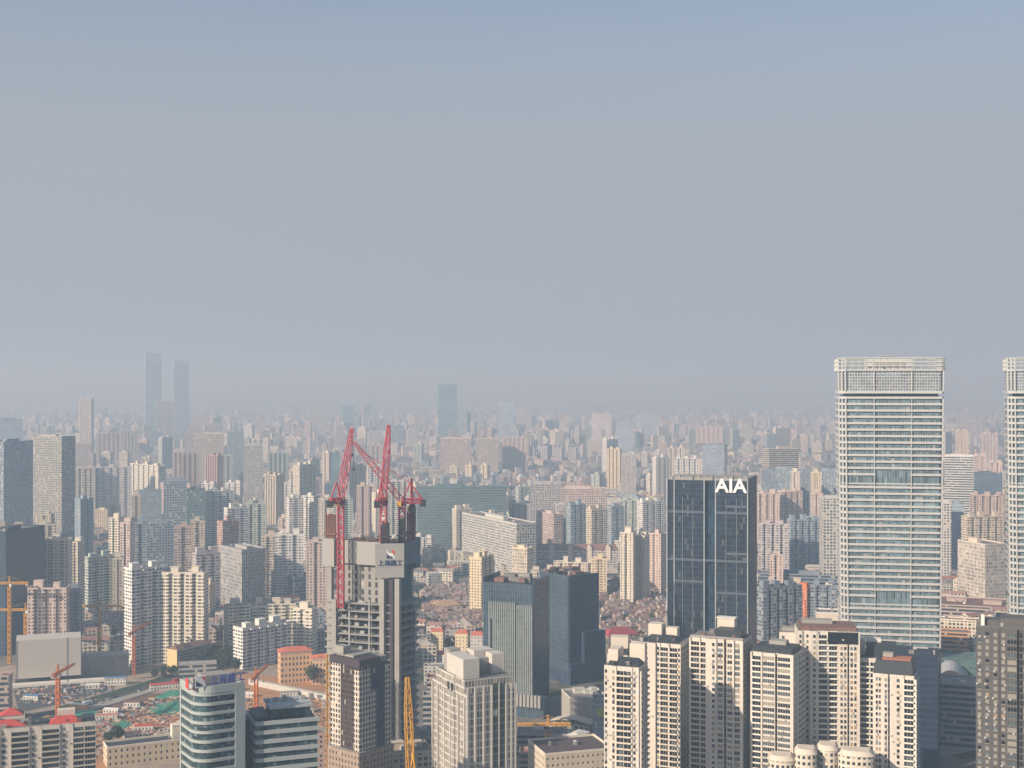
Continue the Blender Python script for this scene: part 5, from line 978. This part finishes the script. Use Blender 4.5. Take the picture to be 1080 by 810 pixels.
 (A, 855, 866, 499, 558, None, 'l', 'yellow', 'pun', 'short yellow-lit tower between dark blue towers near the white tower'),
 (A, 865, 882, 496, 560, None, 'l', 'bluegrey', 'rib', 'dark blue tower against the left edge of the white tower'),
 (A, 797, 822, 521, 584, None, 'l', 'pink', 'pun', 'pink tower at the right shoulder of the AIA tower'),
 (A, 820, 846, 519, 582, 824, 'l', 'pink', 'bal', 'broad pink tower with rounded roof between AIA and the white tower'),
 (A, 856, 868, 521, 582, None, 'l', 'pink', 'pun', 'small pink tower left of the grey gridded tower'),
 (A, 800, 832, 553, 612, None, 'l', 'lilac', 'bal', 'lilac-grey slab with bright ribs below the pink towers'),
 (A, 830, 866, 549, 606, 834, 'l', 'bluegrey', 'bal', 'shaded blue-grey slab with white roof rooms behind the orange crane'),
 (O, 864, 889, 526, 640, 868, 'l', 'pale', 'grd', 'grey gridded tower on a narrow foot against the left of the white tower'),
 (O, 986, 1003, 530, 612, None, 'l', 'pale', 'grd', 'grey gridded tower against the right edge of the white tower'),
 (O, 1002, 1016, 532, 606, None, 'l', 'bluegrey', 'gls', 'dark blue-grey block right of the grey gridded tower'),
 (O, 997, 1026, 481, 575, None, 'l', 'white', 'bnd', 'white banded drum-shaped tower between the two white office towers'),
 (O, 1011, 1060, 575, 642, 1039, 'r', 'cream', 'rib', 'cream ribbed office tower with a big grey flank left of the cut-off white tower'),
 (A, 1014, 1056, 546, 615, 1020, 'l', 'tan', 'bal', 'tan apartment block with yellow edges above the cream ribbed office tower'),
 (A, 1024, 1058, 523, 590, None, 'l', 'rust', 'pun', 'brown-pink block behind the tan apartment block with yellow edges'),
 (O, 1028, 1056, 500, 570, None, 'l', (.07, .10, .14), 'gls', 'dull blue glass block beside the white drum-shaped tower'),
 (A, 1026, 1040, 481, 550, None, 'l', 'pink', 'pun', 'pink tower lit in haze right of the white drum-shaped tower'),
 (A, 1043, 1057, 488, 552, None, 'l', 'pink', 'pun', 'short pink tower by the cut-off white tower'),
 (A, 1020, 1032, 445, 520, None, 'l', 'lilac', 'pun', 'tall lilac tower fading in haze above the white drum-shaped tower'),
 (A, 992, 1004, 456, 525, 997, 'l', 'cream', 'pun', 'cream hazy tower just right of the white tower top'),
 (A, 1008, 1021, 454, 525, None, 'l', 'yellow', 'pun', 'yellow-lit hazy tower near the white drum-shaped tower'),
 (A, 1036, 1052, 458, 528, None, 'l', 'pink', 'pun', 'pink hazy tower left of the cut-off white tower top'),
 # low dark blocks right of the AIA tower
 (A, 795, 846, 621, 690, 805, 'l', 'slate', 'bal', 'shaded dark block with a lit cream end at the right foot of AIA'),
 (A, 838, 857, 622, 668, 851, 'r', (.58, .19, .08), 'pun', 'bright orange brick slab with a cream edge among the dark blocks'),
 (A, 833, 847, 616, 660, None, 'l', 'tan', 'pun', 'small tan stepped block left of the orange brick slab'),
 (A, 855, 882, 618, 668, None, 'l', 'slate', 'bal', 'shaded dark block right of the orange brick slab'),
 (A, 812, 826, 586, 640, None, 'l', 'pink', 'pun', 'pink round-topped tower beside the red-orange crane mast'),
 (O, 800, 905, 607, 640, None, 'l', 'slate', 'bnd', 'low dark hall with white roof strips behind the orange brick slab'),
 # far blocks
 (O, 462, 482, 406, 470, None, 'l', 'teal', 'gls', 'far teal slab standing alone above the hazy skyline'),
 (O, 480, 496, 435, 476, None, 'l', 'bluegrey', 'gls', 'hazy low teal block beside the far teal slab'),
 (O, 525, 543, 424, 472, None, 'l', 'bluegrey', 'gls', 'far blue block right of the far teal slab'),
 (O, 544, 560, 431, 478, None, 'l', 'pale', 'rib', 'pale hazy ribbed block right of the far blue block'),
 (O, 464, 497, 463, 500, None, 'l', 'pink', 'grd', 'hazy peach gridded block below the far teal slab'),
 (O, 503, 526, 463, 500, None, 'l', 'tan', 'grd', 'hazy sand gridded block right of the hazy peach gridded block'),
 (A, 530, 556, 462, 500, None, 'l', 'pink', 'pun', 'hazy rosy slab below the far blue block'),
 (A, 571, 584, 443, 490, 575, 'l', 'cream', 'pun', 'hazy cream tower catching sun beyond the wide lilac slab'),
 (A, 590, 600, 436, 486, None, 'l', 'tan', 'pun', 'thin sandy tower in haze beyond the wide pinkish slab'),
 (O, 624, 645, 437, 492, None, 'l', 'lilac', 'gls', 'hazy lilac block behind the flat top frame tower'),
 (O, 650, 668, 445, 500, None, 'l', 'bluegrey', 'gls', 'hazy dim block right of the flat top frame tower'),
 (A, 698, 708, 444, 500, None, 'l', 'tan', 'pun', 'slim hazy tower with lit left edge above the whitish tower cluster'),
 (A, 734, 762, 450, 500, None, 'l', 'pink', 'bal', 'hazy pinkish slab beyond the dark block above AIA'),
 (A, 380, 391, 427, 470, 383, 'l', 'pink', 'pun', 'hazy pink tower above the left red crane tip'),
 (O, 361, 373, 428, 472, None, 'l', 'teal', 'gls', 'hazy green-blue block behind the left red crane jib tip'),
 (O, 330, 344, 431, 475, None, 'l', 'pale', 'rib', 'hazy pale ribbed block left of the crane tips'),
 (A, 390, 402, 470, 520, None, 'l', 'tan', 'pun', 'hazy sandy tower behind the crossing red crane jibs'),
 (A, 282, 304, 478, 540, None, 'l', 'green', 'pun', 'hazy greenish slab left of the slim cream tower beyond the crane'),
]
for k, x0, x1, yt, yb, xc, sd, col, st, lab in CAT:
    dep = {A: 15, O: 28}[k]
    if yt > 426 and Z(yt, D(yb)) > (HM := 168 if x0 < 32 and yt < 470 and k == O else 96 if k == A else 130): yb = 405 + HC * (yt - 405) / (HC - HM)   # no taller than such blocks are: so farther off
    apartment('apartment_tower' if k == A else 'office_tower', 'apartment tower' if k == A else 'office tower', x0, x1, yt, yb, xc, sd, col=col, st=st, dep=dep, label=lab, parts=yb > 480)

# the brown-roofed row with five cream gables
d = D(604); loc, th, w, dep = place(555, 652, d, dep=14); r = empty('apartment_block', loc, th); tag(r, 'long brown-roofed row with five cream gables above the white low slab', 'apartment block'); H = Z(580, d)
MB().box(-w/2, w/2, -dep/2, dep/2, 0, H).build('wall', style('lilac', 'bal'), r); pitched(r, -w/2, w/2, -dep/2, dep/2, H + .02, 7, M_roofb, 'roof', hip=.04)
for i in range(5):
    x = -w/2 + w * (i * .205 + .07); b = MB(); P = [(x - 3.2, H * .55), (x + 3.2, H * .55), (x + 3.2, H + 3.5), (x, H + 7.5), (x - 3.2, H + 3.5)]
    b.face([(p, -dep/2 - 1.2, z) for p, z in P]); n = len(P)
    for q in range(n): p2 = P[(q + 1) % n]; b.face([(p2[0], -dep/2 - 1.2, p2[1]), (P[q][0], -dep/2 - 1.2, P[q][1]), (P[q][0], dep * .2, P[q][1]), (p2[0], dep * .2, p2[1])])
    b.build('gable', M_cream, r)
# yellow walk-ups before the lane houses, and their neighbours
for lab, x0, x1, yt, yb, col in (('yellow-lit walk-up block with red roof, left of the pair below the lane houses', 454, 470, 668, 686, 'yellow'), ('yellow-lit walk-up block with red roof, right of the pair below the lane houses', 480, 496, 670, 692, 'yellow'), ('grey walk-up block with dark windows beside the yellow-lit pair', 496, 512, 672, 700, 'pale'), ('long low white market roof below the yellow-lit walk-up pair', 456, 494, 693, 702, 'white')):
    r = apt(x0, x1, yt, yb, x1 - 3, 'r', col=col, st=facade(COL[col], bay=3, st=3, a=.35, b=.65, c=.3, d=.75, light=.08), dep=13, n=1, rooms=[], roofmat=M_roofr, label=lab)
    w_ = (x1 - x0) / F * D(yb) * .8; pitched(r, -w_/2, w_/2, -6.5, 6.5, Z(yt, D(yb)) + 1.35, 2.6, flat('roof_coral', (.55, .17, .10), .8, vary=.3), 'roof', hip=.2)

# ------------------------------------------------------------------ more towers filling the rows, estate by estate
RECTS += [(553, 654, 573, 640, D(604)), (553, 604, 571, 640, D(604)), (604, 654, 571, 640, D(604)), (482, 545, 553, 640, D(612))]
def covered(x0, x1, yt, d):
    for a0, a1, t, b_, dd in RECTS:
        if dd > d and min(a1, x1) - max(a0, x0) > .3 * (a1 - a0) and yt < t + (min(b_, 640) - t) * .55: return True
        if abs(dd - d) < 40 and min(a1, x1) > max(a0, x0): return True
        if dd <= d and a0 < x0 and a1 > x1 and yt > t + 2: return True
    return False
fill = []; tries = 0; rf_ = random.Random(21)
while len(fill) < 275 and tries < 14000:
    tries += 1; yb = 452 + (rf_.random() ** 1.1) * 190; d = D(yb); cx = rf_.uniform(-20, 1100)
    if yb > 590 and not (cx < 340 or 500 < cx < 560): continue
    if (436 < cx < 520 or 628 < cx < 712 or cx < 350) and yb > 604: continue
    col = rf_.choice(['cream', 'cream', 'ivory', 'ivory', 'white', 'white', 'pink', 'tan', 'pale', 'pale', 'green', 'lilac', 'bluegrey', 'yellow']); st = rf_.choice(['bal', 'bal', 'pun', 'pun', 'bal', 'grd', 'rib'])
    hh = rf_.choice([20, 26, 34, 36, 45, 52, 58, 70]) * rf_.uniform(.85, 1.15); wm = rf_.uniform(18, 34); k = rf_.randint(1, 4); sd = rf_.choice('lr')
    for i in range(k):
        px = cx + (i - (k - 1) / 2) * (wm + 16) * F / d; wp = wm * F / d; h = hh * rf_.uniform(.93, 1.07); yt = 405 + (HC - h) * F / d; y2 = yb + rf_.uniform(-1, 1) * (yb - 420) * .03
        if covered(px - wp/2, px + wp/2, yt, D(y2)) or px < -15 or px > 1095: continue
        xc = px - wp/2 + wp * rf_.uniform(.12, .3) if sd == 'l' else px + wp/2 - wp * rf_.uniform(.12, .3)
        k_ = A if st in ('bal', 'pun') else O
        fill.append(apartment('apartment_tower' if k_ == A else 'office_tower', 'apartment tower' if k_ == A else 'office tower', px - wp/2, px + wp/2, yt, y2, xc, sd, col=col, st=st, dep=rf_.uniform(13, 18)))
        fill[-1]['auto'] = 1
# ------------------------------------------------------------------ the city that nobody could count: far rows, low roofs between the towers, tree canopy
rs = random.Random(5); b = MB(); wallpal = [COL[c] for c in ('cream', 'ivory', 'cream', 'pale', 'pink', 'tan', 'white', 'ivory', 'lilac', 'bluegrey', 'tan')]
for i in range(8200):
    u = rs.random(); d = 4300 * (18000 / 4300) ** (u ** .8); px = rs.uniform(-190, 1270); x = X(px, d); w = rs.uniform(14, 50); dp = rs.uniform(12, 18); h = rs.choice([14, 18, 18, 20, 20, 24, 30, 36, 50, 60, 75] if d < 8000 else [10, 12, 14, 18, 18, 20, 24, 30, 40]) * rs.uniform(.8, 1.2)
    a = rs.choice([.25, .25, -.15, .4, -.4]); ca, sa = math.cos(a), math.sin(a); c = rs.choice(wallpal); v = rs.uniform(.75, 1.15); c = tuple(q * v for q in c)
    R4 = [(x + ca * p - sa * q, d + sa * p + ca * q) for p, q in ((-w/2, -dp/2), (w/2, -dp/2), (w/2, dp/2), (-w/2, dp/2))]; b.prism(R4, 0, h, 0, 1, c=c)
    if h > 40: R2 = [(x + (p - x) * .3, d + (q - d) * .4) for p, q in R4]; b.prism(R2, h, h + 5, 1, 1, c=c)
M_far = facade((.4, .4, .4), bay=3.8, st=3.2, a=.18, b=.82, c=.3, d=.88, light=.2, tint=True)
tag(b.build('distant_city', [M_far, M_tint]), kind='stuff')
b = MB(); roofpal = [(.24, .14, .12), (.30, .18, .15), (.20, .19, .19), (.34, .31, .28), (.16, .15, .15), (.38, .17, .13), (.42, .40, .36)]
for i in range(6600):
    d = 1130 * (5200 / 1130) ** rs.random(); px = rs.uniform(-190, 1270); x = X(px, d); yb_ = 405 + HC * F / d
    if (px < 360 and yb_ > 690) or (440 < px < 516 and 618 < yb_ < 672) or (626 < px < 712 and 624 < yb_ < 694) or any(a0 - 4 < px < a1 + 4 and abs(d - dd) < 32 for a0, a1, t_, b_, dd in RECTS): continue
    w = rs.uniform(10, 34); dp = rs.uniform(8, 13); h = rs.choice([5, 7, 9, 12, 15, 18, 18]); a = rs.choice([.3, .2, -.2, .45, 1.8]); ca, sa = math.cos(a), math.sin(a); c = rs.choice(wallpal); r_ = rs.choice(roofpal)
    P = [(x + ca * p - sa * q, d + sa * p + ca * q) for p, q in ((-w/2, -dp/2), (w/2, -dp/2), (w/2, dp/2), (-w/2, dp/2))]; b.prism(P, 0, h, 0, 1, c=c)
    n = rs.random()
    e1 = ((P[0][0] + P[3][0]) / 2, (P[0][1] + P[3][1]) / 2, h + 2.6); e2 = ((P[1][0] + P[2][0]) / 2, (P[1][1] + P[2][1]) / 2, h + 2.6)
    Q = [(*p, h + .05) for p in P]; b.face([Q[0], Q[1], e2, e1], m=1, c=r_); b.face([Q[2], Q[3], e1, e2], m=1, c=r_); b.face([Q[1], Q[2], e2], m=1, c=c); b.face([Q[3], Q[0], e1], m=1, c=c)
tag(b.build('low_roofscape', [M_far, M_tint]), kind='stuff')
M_leaf = flat('foliage', (.045, .065, .03), .8, vary=.6, scale=.35); M_leaf2 = flat('foliage_olive', (.085, .09, .04), .8, vary=.5, scale=.35); M_bark = flat('bark', (.09, .07, .05), .9)
def crown(rad, hgt, n, rr, base):
    b = MB(); lob = [(Vector((rr.uniform(-.5, .5) * rad, rr.uniform(-.5, .5) * rad, base + hgt * rr.uniform(.25, .75))), rr.uniform(.45, .75) * rad) for _ in range(6)]
    for i in range(n):
        c, s = rr.choice(lob); v = Vector((rr.gauss(0, 1), rr.gauss(0, 1), rr.gauss(0, .8))).normalized(); p = c + v * s * rr.uniform(.55, 1.05); t_ = Vector((rr.gauss(0, 1), rr.gauss(0, 1), rr.gauss(0, 1))).normalized(); q = t_.orthogonal().normalized(); r2 = t_.cross(q); z = rr.uniform(.35, .8) * rad * .26
        b.face([p + q * z, p + r2 * z * .8, p - q * z, p - r2 * z * .8])
    return b
b = MB()
for i in range(1300):
    d = 1160 * (4000 / 1160) ** rs.random(); px = rs.uniform(-30, 1110); x = X(px, d); k = rs.uniform(3, 6)
    if (px < 352 and d < 1230) or any(a0 - 3 < px < a1 + 3 and abs(d - dd) < 24 for a0, a1, t_, b_, dd in RECTS): continue
    for j in range(26):
        v = Vector((rs.gauss(0, 1), rs.gauss(0, 1), rs.gauss(0, 1))).normalized(); p = Vector((x, d, k * 1.1)) + Vector((v.x * k, v.y * k, v.z * k * .9)) * rs.uniform(.6, 1); q = v.orthogonal().normalized(); r2 = v.cross(q); z = k * .4
        b.face([p + q * z, p + r2 * z, p - q * z, p - r2 * z])
tag(b.build('tree_canopy', M_leaf), kind='stuff')

# ------------------------------------------------------------------ trees one can tell apart
TV = []
for i in range(4):
    rr = random.Random(60 + i); cm = crown(4.6, 7, 520, rr, 3.2).mesh('crown', [M_leaf if i < 3 else M_leaf2]); tb = MB()
    n = 8
    for z0, z1, r0, r1 in ((0, 3, .35, .26), (3, 6.5, .26, .12)):
        P0 = [(r0 * math.cos(2*math.pi*k/n), r0 * math.sin(2*math.pi*k/n)) for k in range(n)]; P1 = [(r1 * math.cos(2*math.pi*k/n), r1 * math.sin(2*math.pi*k/n)) for k in range(n)]; tb.prism(P0, z0, z1, top=P1)
    for k in range(4): a = rr.uniform(0, 6.28); tb.bar((0, 0, 3.2), (2.4 * math.cos(a), 2.4 * math.sin(a), 6.2), .09)
    TV.append((cm, tb.mesh('trunk', [M_bark])))
def tree(px, py, s, label, v=None, group=None):
    x, y = G(px, py); cm, tm = TV[rnd.randrange(3) if v is None else v]; r = empty('tree', (x, y, 0), rnd.uniform(0, 6)); tag(r, label, 'tree', group); r.scale = (s, s, s); link('crown', cm, r); link('trunk', tm, r)
tree(124.5, 783, 1.15, 'round dark tree behind the low black-roofed cream block', 0); tree(114, 785, .85, 'lower bushy dark tree left of the round dark tree', 1); tree(330, 722, 1.5, 'yellow-green tree before the orange-pink building', 3)
for px, py, s in ((224, 700, 1.2), (230, 703, 1.4), (237, 706, 1.3), (243, 702, 1.2), (248, 709, 1.1), (222, 706, 1.0), (233, 697, 1.1), (240, 698, 1.3), (227, 693, 1.1)): tree(px, py, s, 'dark tree in the clump between the walk-up pair and the long white block', group='dark trees between walk-up pair and long white block')
for i in range(16): tree(rnd.uniform(450, 476), rnd.uniform(600, 618), rnd.uniform(1.0, 1.6), 'dark tree of the grove above the lane houses right of the unfinished tower', group='grove above the lane houses')
for i in range(10): tree(rnd.uniform(992, 1040), rnd.uniform(700, 735), rnd.uniform(.8, 1.3), 'dark tree around the pale arched hall', group='trees around the arched hall')
for i in range(14): tree(rnd.uniform(560, 590) if i % 2 else rnd.uniform(640, 655), rnd.uniform(618, 640), rnd.uniform(.8, 1.2), 'dark tree among low blocks beyond the twin green towers', group='trees beyond the green towers')
for i in range(12): tree(rnd.uniform(150, 235), rnd.uniform(708, 716), rnd.uniform(.5, .9), 'small tree on the verge below the walk-up pair', group='verge trees below the walk-up pair')
# ------------------------------------------------------------------ old lane houses
HV = []
for i, (rc, wc) in enumerate((((.25, .16, .145), (.50, .42, .34)), ((.27, .19, .165), (.46, .36, .31)), ((.22, .17, .16), (.52, .46, .40)), ((.33, .27, .245), (.50, .34, .26)), ((.20, .19, .20), (.48, .44, .40)))):
    for L in (9, 14):
        wm = MB(); wm.prism(rect(L, 8), 0, 6.2); gm = [(-L/2, -4, 6.2), (-L/2, 4, 6.2), (-L/2, 0, 9)]; wm.face([gm[1], gm[0], gm[2]]); wm.face([(-x, y, z) for x, y, z in gm])
        rm = MB(); e = .5; A0, A1, B0, B1 = (-L/2 - e, -4.5, 5.95), (L/2 + e, -4.5, 5.95), (-L/2 - e, 4.5, 5.95), (L/2 + e, 4.5, 5.95); T0, T1 = (-L/2 - e, 0, 9.15), (L/2 + e, 0, 9.15)
        rm.face([A0, A1, T1, T0]); rm.face([B1, B0, T0, T1]); dm = MB(); dm.box(-1.2, 1.2, -3.8, -1.2, 6.3, 8.9)
        HV.append((wm.mesh('wall', [facade(wc, bay=2.6, st=3.1, a=.3, b=.7, c=.25, d=.8, light=.1)]), rm.mesh('roof', [flat('lane_roof_%d' % i, rc, .9, vary=.4, scale=.6)]), dm.mesh('dormer', [flat('dormer_%d' % i, wc)])))
def lanes(px0, px1, y0, y1, n_, label, group, rot):
    ys = [y0]; 
    while ys[-1] < y1: ys.append(ys[-1] + (ys[-1] - 405) ** 2 / (HC * F) * 14.5)
    out = []
    for yy in ys:
        d = D(yy); st = 17 / d * F; x = px0 + rnd.uniform(0, st)
        while x < px1: out.append((x + rnd.uniform(-.2, .2) * st, yy)); x += st * rnd.uniform(.85, 1.25)
    rnd.shuffle(out)
    for px, py in out[:n_]:
        x, y = G(px, py); wm, rm, dm = rnd.choice(HV); r = empty('lane_house', (x, y, .05), rot + rnd.uniform(-.12, .12) + (1.57 if rnd.random() < .12 else 0)); tag(r, label, 'house', group); link('wall', wm, r); link('roof', rm, r)
        if rnd.random() < .6: link('dormer', dm, r, (rnd.uniform(-2, 2), 0, 0))
lanes(446, 512, 622, 668, 130, 'old tiled lane house among rows between the unfinished tower and the twin green towers', 'lane houses left of the green towers', .35)
lanes(632, 708, 628, 690, 150, 'old tiled lane house among rows between the twin green towers and the AIA tower', 'lane houses left of the AIA tower', .45)
x, y = G(652, 678); r = empty('temple_hall', (x, y, 0), .5); tag(r, 'hall with a wide crimson roof among the lane houses before the AIA tower', 'hall'); MB().box(-16, 16, -9, 9, 0, 9).build('wall', M_cream, r); pitched(r, -16, 16, -9, 9, 9.02, 6, flat('roof_crimson', (.36, .07, .08), .8, vary=.3), 'roof', e=1.5)
x, y = G(470, 646); r = empty('market_hall', (x, y, 0), .3); tag(r, 'cream hall with a wide tan hipped roof among the lane houses', 'hall'); MB().box(-14, 14, -10, 10, 0, 9).build('wall', M_cream, r); pitched(r, -14, 14, -10, 10, 9.02, 5, flat('roof_tan', (.42, .28, .18), .8, vary=.3), 'roof')

# ------------------------------------------------------------------ labels for the row-filling towers: what sets each apart, with landmarks
ORD = ['first', 'second', 'third', 'fourth', 'fifth', 'sixth', 'seventh', 'eighth', 'ninth', 'tenth', 'eleventh', 'twelfth', 'thirteenth', 'fourteenth', 'fifteenth', 'sixteenth']
CW = dict(cream='cream', white='white', ivory='ivory', pink='pink', tan='tan', grey='grey', pale='pale grey', bluegrey='blue-grey', slate='slate', brick='red-brown', rust='brown-pink', green='grey-green', lilac='lilac-grey', teal='teal', navy='navy', yellow='yellow-cream')
SW = dict(bal='balcony tower', pun='small-windowed tower', grd='gridded block', rib='ribbed block', gls='glass block', bnd='banded block')
def where(px, d):
    far = d > 3600; mid = d > 2300
    for lim, f, m, n in ((150, 'in haze left of the far blue pair', 'beyond the dark-ended gridded tower', 'around the navy glass block'), (330, 'in haze below the far blue pair', 'around the red-brown tower', 'around the white block with lit end'), (440, 'in haze behind the red crane tips', 'behind the red cranes', 'behind the unfinished tower'), (560, 'in haze below the far teal slab', 'beyond the long green glass block', 'near the pale stepped slab'), (705, 'in haze beyond the wide lilac slab', 'around the flat top frame tower', 'above the brown gabled row'), (880, 'in haze beyond the AIA tower', 'around the beige banded slab', 'right of the AIA tower'), (9999, 'in haze between the white towers', 'around the white drum-shaped tower', 'near the cream ribbed office tower')):
        if px < lim: return f if far else m if mid else n
by = {}
for o in fill: by.setdefault((CW.get(o['cw'], 'pale'), SW[o['sw']], ('low ' if o['hh'] < 40 else 'mid-height ' if o['hh'] < 62 else 'tall '), where(o['px'], o['dd'])), []).append(o)
for (c, s, h, wh), L in by.items():
    L.sort(key=lambda o: o['px']); core = h + c + ' ' + s + ' ' + wh
    for i, o in enumerate(L): o['label'] = core if len(L) == 1 else (ORD[i] if i < 16 else 'last') + ' ' + core + (', from the left' if len(core.split()) < 12 else ' from left')
for o in C.objects:
    for k in ('px', 'dd', 'hh', 'cw', 'sw', 'auto'):
        if k in o: del o[k]
print('objects', len(C.objects), 'fill', len(fill), 'tries', tries)
